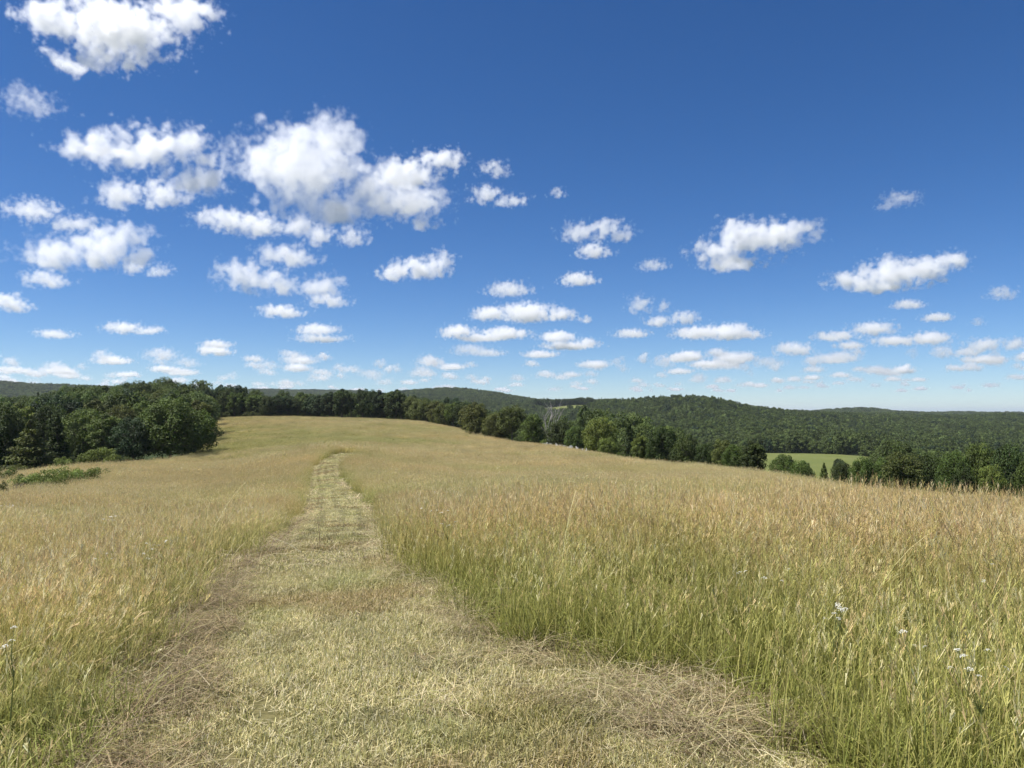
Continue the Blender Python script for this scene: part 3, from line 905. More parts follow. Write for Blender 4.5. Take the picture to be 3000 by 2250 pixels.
# the trees along the right edge of the meadow
RIGHT = [
 ('hang', 476, 201, 401, 26, OLIVE, 'tree with hanging branches where the meadow edge turns down'),
 ('oak2', 497, 188, 412, 30, OLIVE, 'low spreading dark tree beside the hanging tree'),
 ('open', 512, 184, 403, 30, OLIVE, 'open-crowned tree on a bare dark trunk left of the dead tree'),
 ('round', 533, 174, 413, 24, MID, 'compact green tree touching the left side of the dead tree'),
 ('oak', 560, 160, 419, 28, DARK, 'dark tree just right of the dead tree'),
 ('oak2', 577, 152, 425, 26, MID, 'dull green tree between the dead tree and the bright one'),
 ('oak', 600, 142, 416, 38, (.115, .15, .03), 'bright yellow-green round tree on the right meadow edge'),
 ('round', 607, 134, 437, 22, LIGHT, 'light green small tree in front of the bright yellow-green one'),
 ('spire', 629, 136, 420, 18, DARK, 'dark pointed tree right of the bright yellow-green one'),
 ('tall', 640, 124, 433, 18, LIGHT, 'lighter slim tree beside the dark pointed tree'),
 ('oak', 662, 122, 424, 32, DARK, 'big dark round-headed tree in the middle of the right row'),
 ('oak2', 686, 112, 433, 30, DARK, 'dark tree right of the big round-headed one'),
 ('round', 706, 104, 442, 26, DARK, 'lower dark tree in the dip of the right row'),
 ('tall2', 722, 100, 438, 22, OLIVE, 'olive tree near the end of the right row'),
 ('oak', 734, 96, 443, 26, MID, 'green tree next to last before the valley field'),
 ('tall', 752, 92, 440, 26, DARK, 'dark upright tree ending the row beside the valley field'),
]
for k_, c_, r_, t_, w_, cl_, lb_ in RIGHT:
    add_tree(k_, c_, r_, t_, w_, cl_, lb_)
FARR = [
 ('round', 783, 104, 453, 26, MID, 'round bushy tree in front of the valley field, left of a pair'),
 ('oak2', 800, 102, 459, 24, MID, 'smaller bushy tree in front of the valley field, right of a pair'),
 ('spire', 823, 98, 462, 15, MID, 'small cone-shaped tree in front of the valley field'),
 ('oak2', 842, 108, 461, 26, DARK, 'low dark tree right of the small cone-shaped one'),
 ('oak', 862, 104, 455, 28, MID, 'dark green tree left of the pale-trunked one'),
 ('open', 902, 96, 450, 40, OLIVE, 'olive tree with pale slender trunk on the right meadow edge'),
 ('oak', 884, 112, 456, 28, MID, 'green tree hidden half behind the pale-trunked one'),
 ('oak2', 930, 118, 452, 32, DARK, 'dark tree right of the pale-trunked one'),
 ('oak', 952, 112, 449, 34, MID, 'green tree in the group near the right edge'),
 ('oak', 978, 116, 440, 40, MID, 'tall rounded tree rising highest near the right edge'),
 ('oak2', 1008, 110, 442, 38, DARK, 'dark tree cut by the right edge'),
 ('round', 990, 92, 463, 26, LIGHT, 'light leafy low tree close behind the brow at right'),
 ('round', 962, 94, 466, 22, DARK, 'low dark bushy tree close behind the brow'),
 ('oak2', 1030, 96, 455, 34, MID, 'leafy tree at the far right edge of the meadow'),
]
for k_, c_, r_, t_, w_, cl_, lb_ in FARR:
    add_tree(k_, c_, r_, t_, w_, cl_, lb_)
add_tree('oak2', 838, 330, 458, 13, BLUE, 'small grey-green tree standing alone in the valley field')
# low bushes along the meadow edge
for i, (c_, r_, h_, w_) in enumerate([(486,203,2.2,10),(500,195,2,12),(522,180,2.4,10),(545,170,2.6,12),(556,165,2.2,10),(570,158,2.4,12),(588,146,2,12),(620,130,2,10),(645,120,1.8,12),(675,112,2.2,12),(695,104,2.6,12)]):
    add_tree(T_.choice(('shrub', 'shrub2')), c_, r_, 0, w_, T_.choice((OLIVE, MID, LIGHT)), 'low bush at the foot of the right tree row, %s from the hanging tree' % ORD[i], 'bushes along the right meadow edge', 'shrub', 'shrub', height=h_)
for c_ in np.linspace(212, 345, 16):
    r_ = 316 + T_.uniform(-4, 4)
    add_tree(T_.choice(('shrub', 'shrub2')), c_ + T_.uniform(-3, 3), r_, 0, T_.uniform(6, 12), T_.choice((OLIVE, MID)), 'low bush at the foot of the crest row', 'bushes along the crest', 'shrub', 'shrub', height=T_.uniform(1.6, 3))

# bramble patch on the left
for c_, r_, w_, h_ in BRIGHT_BRAMBLES:
    add_tree('shrub2', c_, r_, 0, w_, LIGHT, 'bright green low bramble in the patch left of the meadow', 'brambles in the left patch', 'bramble', 'bramble', height=h_)
for (c_, r_, w_, h_), cl_, lb_ in zip(OTHER_BRAMBLES, (MID, DARK, (.09, .075, .05)), ('dark low bramble at the left edge behind the bright patch', 'small dark bramble at the left edge before the bright patch', 'brownish withered bramble left of the bright patch')):
    add_tree('shrub2', c_, r_, 0, w_, cl_, lb_, None, 'bramble', 'bramble', height=h_)


# the dead tree
def dead_tree():
    col, r = 548, 166
    x, y, z = at_dist(col, r)
    top = ray(col, 408)[2] / ray(col, 408)[1] * y + EYE
    H = top - z
    root = bpy.data.objects.new('dead_tree', None); COL.objects.link(root)
    root.location = (x, y, z)
    tag(root, 'bare grey-white dead tree with upward forking branches', 'dead tree')
    q = random.Random(4)
    lm = Limbs()
    lm.tube([(.1, 0, -.2), (.12, 0, .1 * H), (.05, 0, .25 * H), (-.1, 0, .42 * H)], [.3, .24, .2, .15], 7)
    o = mesh_obj('trunk', lm.v, lm.f, DEADWOOD, smooth=True); COL.objects.link(o); o.parent = root
    lm = Limbs()
    lm.tube([(.1, .1, -.2), (.35, .1, .12 * H), (.75, .1, .3 * H), (.6, .1, .5 * H)], [.2, .17, .14, .11], 7)
    o = mesh_obj('trunk', lm.v, lm.f, DEADWOOD, smooth=True); COL.objects.link(o); o.parent = root

    def grow(lm, p, d, ln, rad, depth):
        p = np.array(p, float); d = np.array(d, float)
        pts, rr = [p], [rad]
        for k in range(3):
            d = d + np.array((q.gauss(0, .13), q.gauss(0, .13), q.gauss(.03, .08))); d /= np.linalg.norm(d)
            p = p + d * ln / 3; pts.append(p); rr.append(rad * (1 - .22 * (k + 1)))
        lm.tube(pts, rr, 5)
        if depth:
            for k in range(3):
                a = pts[1 + k % 3]
                grow(lm, a, d + np.array((q.gauss(0, .38), q.gauss(0, .38), q.gauss(.2, .2))), ln * q.uniform(.5, .75), rad * .55, depth - 1)
    for k, (b, d, ln, rad) in enumerate([((-.1, 0, .4 * H), (-.25, 0, 1), .42, .12), ((-.1, 0, .42 * H), (.15, .2, 1), .45, .12), ((-.02, 0, .3 * H), (-.5, -.1, 1), .36, .09), ((.6, .1, .48 * H), (.3, 0, 1), .42, .1),
                                         ((.62, .1, .45 * H), (.5, .1, 1), .38, .09), ((.7, .1, .3 * H), (.6, -.2, 1), .32, .08), ((.6, .1, .5 * H), (0, .3, 1), .4, .09), ((.2, 0, .2 * H), (-.6, .3, .9), .3, .06), ((.72, .1, .36 * H), (.5, .4, 1), .4, .07)]):
        lm = Limbs()
        grow(lm, b, d, ln * H, rad, 2)
        o = mesh_obj('branch', lm.v, lm.f, DEADWOOD, smooth=True); COL.objects.link(o); o.parent = root


dead_tree()

# ------------------------------------------------------------------ woods: far trees that read as one mass
FPROTO = [broadleaf(18, 70, .038, .52, .02, 1.0), broadleaf(17, 70, .04, .58, .02, .96, .04), broadleaf(18, 70, .038, .46, .02, 1.0), broadleaf(16, 70, .038, .4, .05, 1.0), conifer(10, 20, .036, .3),
          broadleaf(15, 70, .042, .56, .0, .9, .05)]
FPROTO += [TREE_PROTO[k_] for k_ in ('oak', 'oak2', 'round', 'tall', 'tall2', 'oak2')]
WC = bpy.data.collections.new('wood_tree')
for i_, (rb_, lm_) in enumerate(FPROTO):
    WC.objects.link(mesh_obj('wood_tree_%02d' % i_, rb_.v, rb_.f, LEAF_I, cols=rb_.c))


def wood(name, r0, r1, spacing, half, hgt, label, keepf, th0=None):
    x, y = sector(r0, r1, 1.35 / spacing ** 2, half)
    th = np.degrees(np.arctan2(x, y)); r = np.hypot(x, y)
    keep = ~is_pasture(x, y) & keepf(x, y, r, th)
    x, y, r, th = x[keep], y[keep], r[keep], th[keep]
    # keep crowns apart: one tree for each cell of a jittered grid
    cell = np.floor(x / (spacing * .8)).astype(np.int64) * 1000003 + np.floor(y / (spacing * .8)).astype(np.int64)
    _, first = np.unique(cell, return_index=True)
    x, y, r, th = x[first], y[first], r[first], th[first]
    n = len(x)
    h = hgt * rng.uniform(.68, 1.2, n) * (.85 + .3 * fbm(x / 60, y / 60, 131, 2))
    w = spacing * rng.uniform(1.0, 1.9, n)
    sp = fbm(x / 90, y / 90, 141, 3)
    c = np.array([MID])[[0] * n] * (1 - sp[:, None]) + np.array([[.075, .10, .028]]) * sp[:, None]
    var = rng.random(n)[:, None]
    c = np.where(var < .12, np.array([[.03, .052, .02]]), np.where(var > .9, np.array([[.085, .12, .034]]), c)) * rng.uniform(.8, 1.22, n)[:, None]
    idx = rng.integers(0, 6, n); idx = np.where((idx == 4) & (rng.random(n) < .6), 0, idx) + np.where(r < 420, 6, 0)
    o = strew(name, WC, np.stack((x, y, ground_z(x, y) - .3), 1), np.stack((np.zeros(n), np.zeros(n), rng.uniform(0, 6.28, n)), 1),
              np.stack((w, w, h), 1), idx, c)
    tag(o, label, 'forest')
    return n


nw = wood('forest', 70, 1750, 7.2, 39, 12.5, 'dense green forest covering the near hills and valley beyond the meadow',
          lambda x, y, r, th: (r > meadow_limit(th) + np.where(th < -21, 60, np.where(th < -3, 26, 60))) & ~((th > 12) & (th < 26) & (r < 245)) & ~((th > 19) & (r < 200)) & ~((th > 0) & (th < 6.6) & (r > 1270) & (r < 1330)))
nw2 = wood('forest', 1750, 4300, 12.5, 38, 13.0, 'distant bluish forest on the far ridges along the horizon', lambda x, y, r, th: r > 0)
# pines around the small clearing on the far rise
for c_ in list(np.linspace(536, 597, 22)):
    r_ = 1290 + T_.uniform(-8, 12)
    big = c_ > 577
    add_tree('tall' if not big else 'oak', c_, r_, 399 + T_.uniform(-1.5, 1.5) - (0 if not big else 1), 6 if not big else 8, DARK, 'small dark pine on the skyline behind the far clearing', 'pines behind the far clearing')
# ------------------------------------------------------------------ wildflowers
def plain_mat(name, c, rough=.7, trans=.25):
    m, nt, out = nodes_mat(name)
    geo = nt.nodes.new('ShaderNodeNewGeometry')
    n = noise(nt, 60., 2, .5, geo.outputs['Position'])
    cc = ramp(nt, n, [(.3, tuple(v * .85 for v in c)), (.7, c)])
    d = nt.nodes.new('ShaderNodeBsdfDiffuse'); t = nt.nodes.new('ShaderNodeBsdfTranslucent')
    mx = nt.nodes.new('ShaderNodeMixShader'); mx.inputs[0].default_value = trans
    nt.links.new(cc, d.inputs[0]); nt.links.new(cc, t.inputs[0])
    nt.links.new(d.outputs[0], mx.inputs[1]); nt.links.new(t.outputs[0], mx.inputs[2]); nt.links.new(mx.outputs[0], out.inputs[0])
    return m


PETAL = plain_mat('white_petals', (.7, .7, .64))
STALK = plain_mat('flower_stalk', (.22, .25, .09))


def at_top(col, row, off):
    d = ray(col, row)
    t = np.exp(np.linspace(math.log(2.0), math.log(300), 4000))
    k = np.argmax(EYE + d[2] * t <= ground_z(d[0] * t, d[1] * t) + off)
    return d[0] * t[k], d[1] * t[k]


def flower_head_mesh(seed, rad):
    q = random.Random(seed)
    v, f = [], []
    for k in range(26):
        a, r = q.uniform(0, 6.28), rad * math.sqrt(q.random())
        c = np.array((math.cos(a) * r, math.sin(a) * r, .012 * (1 - (r / rad) ** 2) + q.uniform(-.003, .003)))
        s = rad * .17 * q.uniform(.7, 1.3); t = q.uniform(0, 3.14)
        u = np.array((math.cos(t), math.sin(t), q.uniform(-.3, .3))) * s; w = np.array((-math.sin(t), math.cos(t), q.uniform(-.3, .3))) * s
        i = len(v); v += [tuple(c - u), tuple(c - w), tuple(c + u), tuple(c + w)]; f.append((i, i + 1, i + 2, i + 3))
    return mesh_obj('flower_head', v, f, PETAL).data


HEADS = [flower_head_mesh(k, .024) for k in range(4)]
FL = random.Random(9)


def wildflower(col, row, n, label, group=None, k=1.0):
    x, y = at_top(col * K_PX, row * K_PX, .58)
    for _ in range(40):
        if float(path_sd(np.array([x]), np.array([y]))[0]) > .3: break
        x += .05 if x > np.interp(y, CENTRE_Y, .5 * (LXY + RXY)) else -.05
    z = float(ground_z(x, y))
    root = bpy.data.objects.new('wildflower', None); root.empty_display_size = .1
    COL.objects.link(root); root.location = (x, y, z)
    lm = Limbs()
    tops = []
    lm.tube([(0, 0, -.02), (.01, 0, .25), (.015, .01, .44)], [.0035, .003, .002], 5)
    for j in range(n):
        a = FL.uniform(0, 6.28); e = FL.uniform(.02, .11) * k
        p = (.015 + math.cos(a) * e, .01 + math.sin(a) * e, .6 + FL.uniform(-.06, .07))
        lm.tube([(.015, .01, .40), (.5 * p[0], .5 * p[1], .5), p], [.0018, .0015, .001], 4)
        tops.append(p)
    st = mesh_obj('stem', lm.v, lm.f, STALK); COL.objects.link(st); st.parent = root
    for p in tops:
        h = bpy.data.objects.new('flower_head', FL.choice(HEADS)); COL.objects.link(h)
        h.parent = root; h.location = p; h.rotation_euler = (FL.gauss(0, .2), FL.gauss(0, .2), FL.uniform(0, 6)); s = FL.uniform(.45, .7) * k; h.scale = (s, s, s)
    return tag(root, label, 'wildflower', group)


for a in [
 (1803, 1330, 6, 'white flat-topped wildflower with many heads in the right foreground grass'),
 (1772, 1320, 3, 'smaller white wildflower left of the many-headed one'),
 (2112, 1446, 7, 'largest white wildflower, near the right edge in lush grass'),
 (1990, 1420, 3, 'white wildflower between the many-headed one and the largest'),
 (1858, 1510, 4, 'white wildflower low in the right foreground below the others'),
 (2150, 1245, 2, 'small white wildflower high at the right edge'),
 (22, 1380, 3, 'white wildflower at the left edge of the foreground'),
 (170, 1527, 1, 'single small white wildflower in the lower left grass'),
 (860, 1128, 7, 'white wildflower cluster at the right edge of the path'),
 (845, 1110, 6, 'white wildflower standing just behind the path-edge cluster'),
 (440, 1178, 6, 'white wildflower cluster left of the path'),
 (420, 1190, 4, 'white wildflower at the left side of the cluster left of the path'),
 (330, 1122, 3, 'small white wildflower behind the cluster left of the path'),
 (215, 1205, 3, 'pale wildflower in the tawny grass far left of the path'),
 (105, 1138, 4, 'pale wildflower patch near the left edge of the meadow'),
 (185, 1130, 4, 'pale wildflower right of the patch near the left edge'),
 (945, 1066, 6, 'white wildflower cluster standing alone in the middle meadow'),
 (1215, 1085, 2, 'small white wildflower in the middle meadow, rightward'),
 (1100, 1137, 2, 'tiny white wildflower in the middle of the tawny grass'),
 (1500, 1257, 3, 'pale wildflower in the middle right grass'),
 (1690, 1240, 2, 'tiny pale wildflower far right in the tawny grass'),
]:
    wildflower(*a)
# a scatter of far tiny blooms and the white bank of weeds below the dead tree
BL = []
for s_ in range(3):
    rb = Ribbons()
    for k in range(10):
        a, r = FL.uniform(0, 6.28), .1 * math.sqrt(FL.random())
        c = np.array((math.cos(a) * r, math.sin(a) * r, .6 + FL.uniform(-.05, .05))); s = FL.uniform(.012, .024)
        rb.quad(c + (-s, 0, 0), c + (0, -s, .004), c + (s, 0, 0), c + (0, s, .004), (1, 1, 1))
    BL.append(rb)
for s_ in range(3):
    rb = Ribbons()
    for k in range(60):
        a, r = FL.uniform(0, 6.28), .32 * math.sqrt(FL.random()); z = FL.uniform(.5, 1.4)
        c = np.array((math.cos(a) * r * (1.6 - z * .9), math.sin(a) * r * (1.6 - z * .9), z)); s = FL.uniform(.03, .065); t = FL.uniform(0, 3.1)
        u = np.array((math.cos(t) * s, math.sin(t) * s, FL.uniform(-.5, .5) * s)); w = np.array((0, FL.uniform(-.4, .4) * s, s))
        rb.quad(c - u, c - w, c + u, c + w, (.9, .9, .84))
    for k in range(8):
        rb.blade((FL.uniform(-.2, .2), FL.uniform(-.2, .2), 0), FL.uniform(0, 6), .2, 1.0, .03, .02, 2, (.12, .16, .05), (.2, .22, .1))
    BL.append(rb)
BC = proto_collection('bloom', BL, leaf_mat('bloom_white', .2))
x, y = sector(9, 120, .035, 36); sd = path_sd(x, y); th = np.degrees(np.arctan2(x, y)); cl = fbm(x / 7, y / 7, 171, 2)
keep = (sd > .5) & (np.hypot(x, y) < meadow_limit(th)) & (cl > .56)
x, y = x[keep], y[keep]; n = len(x)
wx, wy = [], []
for i in range(80):
    t = rng.random()
    px, py, _ = at_dist(541 + 45 * t + rng.normal(0, 1.2), 164 - 26 * t - abs(rng.normal(0, 2.5)))
    wx.append(px); wy.append(py)
X = np.concatenate((x, wx)); Y = np.concatenate((y, wy)); m = len(X)
s_ = np.concatenate((np.ones(n) * 1.1, rng.uniform(.5, 1.0, len(wx))))
o = strew('white_blooms', BC, np.stack((X, Y, ground_z(X, Y)), 1), np.stack((np.zeros(m), np.zeros(m), rng.uniform(0, 6, m)), 1), np.stack((s_, s_, s_), 1),
          np.concatenate((rng.integers(0, 3, n), rng.integers(3, 6, len(wx)))), np.ones((m, 3)) * .85)
tag(o, 'tiny white blooms dotted over the meadow and banked below the dead tree', 'flowers')
# ------------------------------------------------------------------ haze: the air over the land, clouds stay outside it
def build_haze():
    m, nt, out = nodes_mat('haze_air')
    v = nt.nodes.new('ShaderNodeVolumePrincipled')
    v.inputs['Color'].default_value = (.80, .88, .97, 1)
    v.inputs['Density'].default_value = 0.00005
    v.inputs['Anisotropy'].default_value = .2
    nt.links.new(v.outputs[0], out.inputs['Volume'])
    R, lo, hi = 45500., -75., 130.
    vs = [(x * R, y * R, z) for z in (lo, hi) for x, y in ((-1, -1), (1, -1), (1, 1), (-1, 1))]
    fs = [(0, 3, 2, 1), (4, 5, 6, 7), (0, 1, 5, 4), (1, 2, 6, 5), (2, 3, 7, 6), (3, 0, 4, 7)]
    o = mesh_obj('haze', vs, fs, m)
    COL.objects.link(o)
    return tag(o, kind='stuff')


build_haze()
# ------------------------------------------------------------------ clouds: each one a real body of fog at its own distance
def cloud_material(name, dens):
    m = bpy.data.materials.new(name)
    m.use_nodes = True
    nt = m.node_tree
    nt.nodes.clear()
    out = nt.nodes.new('ShaderNodeOutputMaterial')
    v = nt.nodes.new('ShaderNodeVolumePrincipled')
    v.inputs['Color'].default_value = (.965, .97, .98, 1)
    v.inputs['Density'].default_value = dens
    v.inputs['Density Attribute'].default_value = 'density'
    v.inputs['Anisotropy'].default_value = 0.35
    nt.links.new(v.outputs[0], out.inputs['Volume'])
    return m


def cloud_tree(name, blobs, lo, hi, res, nscale, amp, flat, mat, thin):
    """Geometry nodes: a fog volume whose density is the union of ellipsoids, broken up by noise."""
    t = bpy.data.node_groups.new(name, 'GeometryNodeTree')
    t.interface.new_socket('Geometry', in_out='OUTPUT', socket_type='NodeSocketGeometry')
    N, L = t.nodes, t.links
    pos = N.new('GeometryNodeInputPosition')

    def math_(op, a, b=None, c=None):
        n = N.new('ShaderNodeMath')
        n.operation = op
        for i, v in enumerate((a, b, c)):
            if v is None: continue
            if isinstance(v, (int, float)): n.inputs[i].default_value = float(v)
            else: L.new(v, n.inputs[i])
        return n.outputs[0]

    nz0 = N.new('ShaderNodeTexNoise')
    nz0.inputs['Scale'].default_value = 0.55 / nscale
    nz0.inputs['Detail'].default_value = 1.0
    L.new(pos.outputs[0], nz0.inputs['Vector'])
    wrp = N.new('ShaderNodeVectorMath'); wrp.operation = 'SUBTRACT'
    L.new(nz0.outputs['Color'], wrp.inputs[0]); wrp.inputs[1].default_value = (0.5, 0.5, 0.5)
    wr2 = N.new('ShaderNodeVectorMath'); wr2.operation = 'SCALE'
    L.new(wrp.outputs[0], wr2.inputs[0]); wr2.inputs['Scale'].default_value = nscale * 1.1
    wp = N.new('ShaderNodeVectorMath'); wp.operation = 'ADD'
    L.new(pos.outputs[0], wp.inputs[0]); L.new(wr2.outputs[0], wp.inputs[1])
    s = None
    for c, r in blobs:
        d = N.new('ShaderNodeVectorMath'); d.operation = 'SUBTRACT'
        L.new(wp.outputs[0], d.inputs[0]); d.inputs[1].default_value = c
        e = N.new('ShaderNodeVectorMath'); e.operation = 'DIVIDE'
        L.new(d.outputs[0], e.inputs[0]); e.inputs[1].default_value = r
        ln = N.new('ShaderNodeVectorMath'); ln.operation = 'LENGTH'
        L.new(e.outputs[0], ln.inputs[0])
        b = math_('SUBTRACT', 1.0, ln.outputs['Value'])
        s = b if s is None else math_('SMOOTH_MAX', s, b, 0.12)
    nz = N.new('ShaderNodeTexNoise')
    nz.inputs['Scale'].default_value = 1.0 / nscale
    nz.inputs['Detail'].default_value = 6.0
    nz.inputs['Roughness'].default_value = 0.60
    L.new(pos.outputs[0], nz.inputs['Vector'])
    n = math_('MULTIPLY', math_('SUBTRACT', nz.outputs['Fac'], 0.5), amp)
    vo = N.new('ShaderNodeTexVoronoi')
    vo.inputs['Scale'].default_value = 1.5 / nscale
    vo.inputs['Detail'].default_value = 2.0
    vo.inputs['Roughness'].default_value = 0.6
    L.new(wp.outputs[0], vo.inputs['Vector'])
    n = math_('ADD', n, math_('MULTIPLY', math_('SUBTRACT', 0.42, vo.outputs['Distance']), 0.6))
    f = math_('ADD', s, n)
    # a flatter underside: pull the field down below the base
    sp = N.new('ShaderNodeSeparateXYZ'); L.new(pos.outputs[0], sp.inputs[0])
    under = math_('MAXIMUM', math_('MULTIPLY', math_('SUBTRACT', flat[0], sp.outputs[2]), 1.0 / flat[1]), 0.0)
    f = math_('SUBTRACT', f, under)
    f = math_('MULTIPLY', math_('SUBTRACT', f, 0.04), 2.8)
    f = math_('MINIMUM', math_('MAXIMUM', f, 0.0), 1.0)
    f = math_('MULTIPLY', f, thin)
    vc = N.new('GeometryNodeVolumeCube')
    L.new(f, vc.inputs['Density'])
    vc.inputs['Min'].default_value = lo
    vc.inputs['Max'].default_value = hi
    for k, v in zip(('Resolution X', 'Resolution Y', 'Resolution Z'), res):
        vc.inputs[k].default_value = int(v)
    sm = N.new('GeometryNodeSetMaterial')
    sm.inputs['Material'].default_value = mat
    go = N.new('NodeGroupOutput')
    L.new(vc.outputs[0], sm.inputs[0]); L.new(sm.outputs[0], go.inputs[0])
    return t


CLOUD_BASE = 1300.0
K = 1024.0 / 2212.0


def add_cloud(spec, label, thin=1.0, amp=1.0, group=None, res_px=1.4):
    """spec: ellipses (x, y, half width, half height) as seen in the 2212 px picture; the lowest edge lies on the cloud base."""
    sp = np.array(spec, float) * K
    base_row = (sp[:, 1] + sp[:, 3]).max()
    el = max(ray(CXP, base_row)[2], 0.025)
    Y = CLOUD_BASE / el
    ppm = Y / FPX                                 # metres per pixel at that depth
    cx = (sp[:, 0] - sp[:, 2]).min() * .5 + (sp[:, 0] + sp[:, 2]).max() * .5
    lr = random.Random(int(spec[0][0] * 13 + spec[0][1]))
    W = ((sp[:, 0] + sp[:, 2]).max() - (sp[:, 0] - sp[:, 2]).min()) * ppm
    Hh = base_row - (sp[:, 1] - sp[:, 3]).min()
    org = np.array(((cx - CXP) * ppm, Y, EYE + CLOUD_BASE))
    blobs = []
    for x, y, rx, ry in sp:
        rr = (rx * ry) ** .5
        ry_ = min(max(rx * .8, ry), rr * 1.6)
        c = np.array(((x - cx) * ppm, lr.uniform(-.12, .12) * W, (base_row - y) * ppm))
        blobs.append((c, np.array((rx, ry_, ry)) * ppm * 1.18))
    lo = np.min([c - r for c, r in blobs], axis=0)
    hi = np.max([c + r for c, r in blobs], axis=0)
    pad = 0.22 * np.median([r[2] for c, r in blobs])
    lo -= pad; hi += pad
    vox = ppm * res_px
    res = np.clip(np.ceil((hi - lo) / vox), 8, 240)
    res[1] = max(8, min(res[1], 70))
    mr = float(np.mean([r[2] for c, r in blobs]))
    mat = CLOUD_MATS.setdefault(round(math.log2(mr)), None)
    if mat is None:
        mat = CLOUD_MATS[round(math.log2(mr))] = cloud_material('cloud_fog', 2.0 / (2 ** round(math.log2(mr))))
    t = cloud_tree('cloud_field', blobs, lo, hi, res, mr * 0.72, amp * 2.55, (0.12 * Hh * ppm, 0.5 * Hh * ppm), mat, thin)
    me = bpy.data.volumes.new('cloud')
    me.materials.append(mat)
    o = bpy.data.objects.new('cloud', me)
    COL.objects.link(o)
    o.location = org
    md = o.modifiers.new('fog', 'NODES')
    md.node_group = t
    return tag(o, label, 'cloud', group)


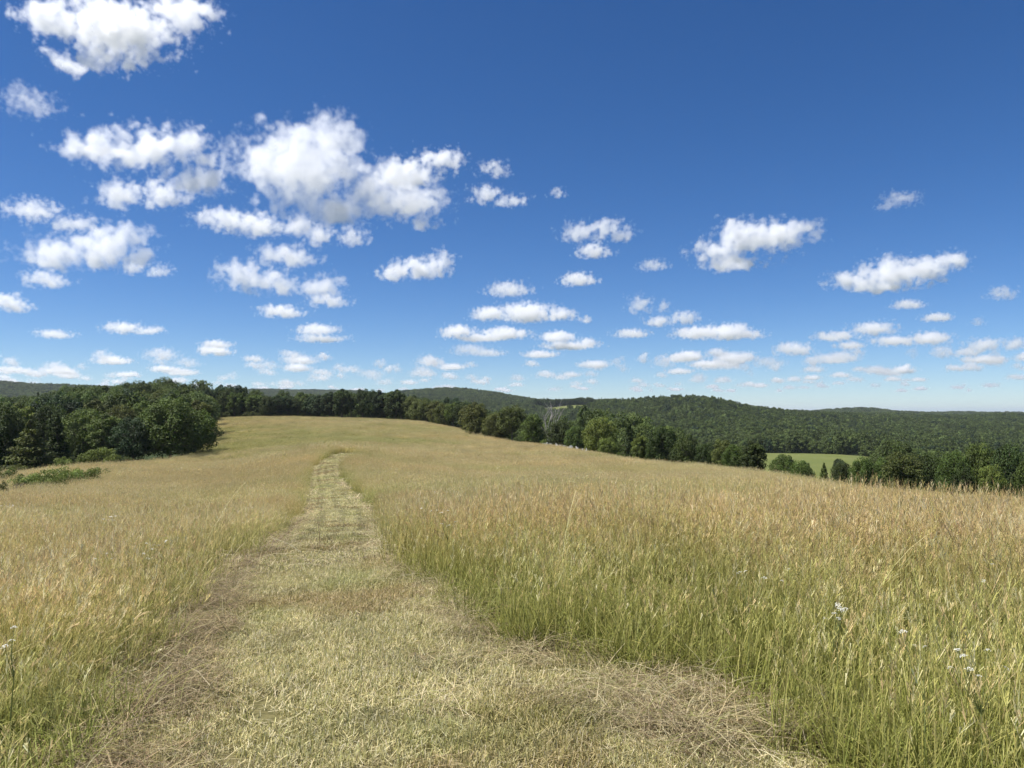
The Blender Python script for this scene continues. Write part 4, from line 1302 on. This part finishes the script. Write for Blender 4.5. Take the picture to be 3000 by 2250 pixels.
CLOUD_MATS = {}
BIG = [
 ([(110,35,85,42),(235,50,130,75),(385,15,85,40),(105,105,55,24),(205,115,60,22),(300,70,90,40)], 'large white cloud cut off by the top left corner', .8, 1.1),
 ([(25,185,30,18),(55,215,60,28)], 'thin wispy cloud beneath the corner cloud at the left edge', .22, 1.5),
 ([(205,315,85,38),(300,320,90,55),(375,300,65,52),(410,360,60,60)], 'broad white cloud forming the left wing of the largest cloud', .9, 1.2),
 ([(640,350,150,95),(720,300,80,55),(750,268,32,30),(560,325,70,48),(820,405,120,65),(700,435,110,45)], 'biggest and brightest puffy cumulus in the middle of the left sky', 1.0, 1.15),
 ([(870,365,75,30),(945,335,55,28)], 'arm of white cloud reaching right from the biggest cumulus', .8, 1.2),
 ([(900,440,70,38),(905,478,40,20)], 'ragged lower right lobe hanging from the biggest cumulus', .75, 1.3),
 ([(260,420,65,32),(340,410,70,30)], 'small puffy cloud under the left wing of the largest cloud', .9, 1.1),
 ([(470,465,70,24),(545,478,80,26),(640,482,50,26)], 'long low cloud strip under the biggest cumulus', .85, 1.1),
 ([(690,512,42,24),(762,508,42,24)], 'small two-humped cloud right of the long low strip', .75, 1.2),
 ([(1068,362,36,20)], 'small round cloud high right of the biggest cumulus', .6, 1.2),
 ([(1050,420,40,22),(1105,425,40,16)], 'ragged small cloud right of the biggest cumulus lobe', .55, 1.3),
 ([(1205,412,20,12)], 'tiny puff alone in blue right of the biggest cumulus', .4, 1.2),
 ([(65,452,60,24),(140,475,55,20)], 'thin veil of cloud above the left edge cumulus', .35, 1.4),
 ([(100,540,85,42),(190,530,90,50),(255,515,70,42),(300,550,40,32)], 'wide grey-bottomed cumulus at the left edge', 1.0, 1.0),
 ([(95,602,52,22)], 'small cloud just beneath the left edge cumulus', .7, 1.1),
 ([(285,578,32,14),(335,582,30,16)], 'ragged scrap of cloud right of the left edge cumulus', .4, 1.3),
 ([(620,552,75,26)], 'grey cloud cap above the layered cumulus', .6, 1.1),
 ([(520,592,62,36),(590,610,70,32),(680,612,62,30)], 'layered bright cumulus below the long cloud strip', 1.0, 1.0),
 ([(710,648,50,18)], 'small cloud tucked under the right end of the layered cumulus', .6, 1.2),
 ([(610,673,55,16)], 'small flat cloud below the layered cumulus', .9, 1.0),
 ([(855,585,50,20),(905,580,55,28),(950,570,36,34)], 'wedge-shaped bright cumulus alone in the middle of the sky', 1.0, .95),
 ([(1255,495,48,22),(1310,490,50,24),(1345,500,35,24)], 'ragged cumulus right of the centre, upper part', .9, 1.1),
 ([(1285,538,42,18)], 'small lobe under the ragged cumulus', .8, 1.1),
 ([(1540,545,58,26),(1600,515,65,45),(1670,510,70,40),(1720,490,30,22),(1590,565,70,20)], 'slanting bright cumulus in the right half of the sky', 1.0, 1.0),
 ([(1765,497,30,28)], 'small puff touching the right tip of the slanting cumulus', .65, 1.2),
 ([(1860,605,68,22),(1925,592,75,36),(2005,578,60,32),(2060,562,42,26),(1905,625,65,12)], 'long slanting cumulus near the right edge', .95, 1.0),
 ([(1960,422,40,16),(1925,440,25,10)], 'thin comma-shaped wisp high above the long slanting cumulus', .3, 1.3),
 ([(1100,622,58,18)], 'flat little cloud right of the wedge-shaped cumulus', .75, 1.0),
 ([(1252,601,46,16)], 'flat little cloud below the ragged cumulus', .8, 1.0),
 ([(1415,570,36,13)], 'thin scrap of cloud between the ragged and slanting cumulus', .35, 1.3),
 ([(1060,678,50,18),(1140,672,75,24),(1215,680,40,18),(1262,690,22,8)], 'long loaf-shaped cloud low in the middle', 1.0, .9),
 ([(20,655,50,24)], 'bright cloud cut by the left edge, low', .8, 1.0),
 ([(265,708,48,14),(325,714,36,11)], 'flat pale cloud low over the left woods', .7, 1.0),
 ([(120,722,44,11)], 'small flat cloud low near the left edge', .65, 1.0),
 ([(685,712,50,14),(695,732,62,10)], 'stack of flat thin clouds low left of the middle', .65, 1.1),
 ([(990,718,44,18),(1090,722,62,16),(1040,730,70,9)], 'low two-humped cloud under the loaf-shaped one', 1.0, .9),
 ([(1205,728,46,14),(1230,748,70,10),(1270,740,30,12)], 'low cumulus right of the two-humped one', .95, .9),
 ([(1385,658,32,22),(1435,660,20,14)], 'small upright cloud under the slanting cumulus', .55, 1.2),
 ([(1425,692,34,14),(1480,685,36,16)], 'small twin cloud low right of the middle', .85, 1.0),
 ([(1365,720,44,11)], 'little flat cloud left of the long low loaf on the right', .9, 1.0),
 ([(1500,722,55,16),(1570,718,60,20),(1625,722,36,11)], 'long flat-bottomed loaf of cloud low on the right', 1.0, .9),
 ([(1490,769,36,12)], 'bright little cloud low above the round hill', .95, 1.0),
 ([(1550,785,36,9),(1590,780,26,12)], 'low little cloud right above the round hill', .85, 1.0),
 ([(1800,728,50,12),(1880,712,52,15)], 'upper band of the low double cloud on the right', .75, 1.1),
 ([(1850,744,36,9),(1925,738,55,11),(2025,728,48,16)], 'lower band of the low double cloud on the right', .9, 1.0),
 ([(2130,745,46,18),(2190,742,36,15)], 'bright low cloud cut by the right edge', .95, .9),
 ([(2135,775,50,9)], 'flat cloud strip below the bright one at the right edge', .8, 1.0),
 ([(2165,633,32,17)], 'small ragged puff near the right edge', .65, 1.2),
 ([(1965,657,38,11)], 'small flat cloud under the long slanting cumulus', .55, 1.1),
 ([(2028,685,38,10)], 'small flat cloud below another near the right edge', .65, 1.0),
 ([(2118,694,17,11)], 'tiny round puff near the right edge', .55, 1.1),
 ([(465,743,38,10)], 'bright flat little cloud low above the left treetops', .9, 1.0),
]
for spec, label, thin, amp in BIG:
    add_cloud(spec, label, thin, amp)
# the many small clouds near the horizon
crng = random.Random(5)
for k in range(270):
    u = (k + crng.random()) / 270
    y = 752 + 94 * u ** .62
    x = crng.uniform(-150, 2360)
    k_ = (870 - y) / 100.0
    w = 32 * k_ * crng.uniform(.35, 1.5) + 5
    h = 11 * k_ * crng.uniform(.6, 1.3) + 1.8
    spec = [(x, y, w, h)]
    if crng.random() < .65:
        spec.append((x + w * crng.uniform(-.9, .9), y - h * crng.uniform(-.2, .7), w * crng.uniform(.4, .7), h * .9))
    add_cloud(spec, 'small flat white cloud in the band low over the horizon', crng.uniform(.3, .95) * (.6 + .4 * k_), .8,
              'small clouds low over the horizon', res_px=1.2)
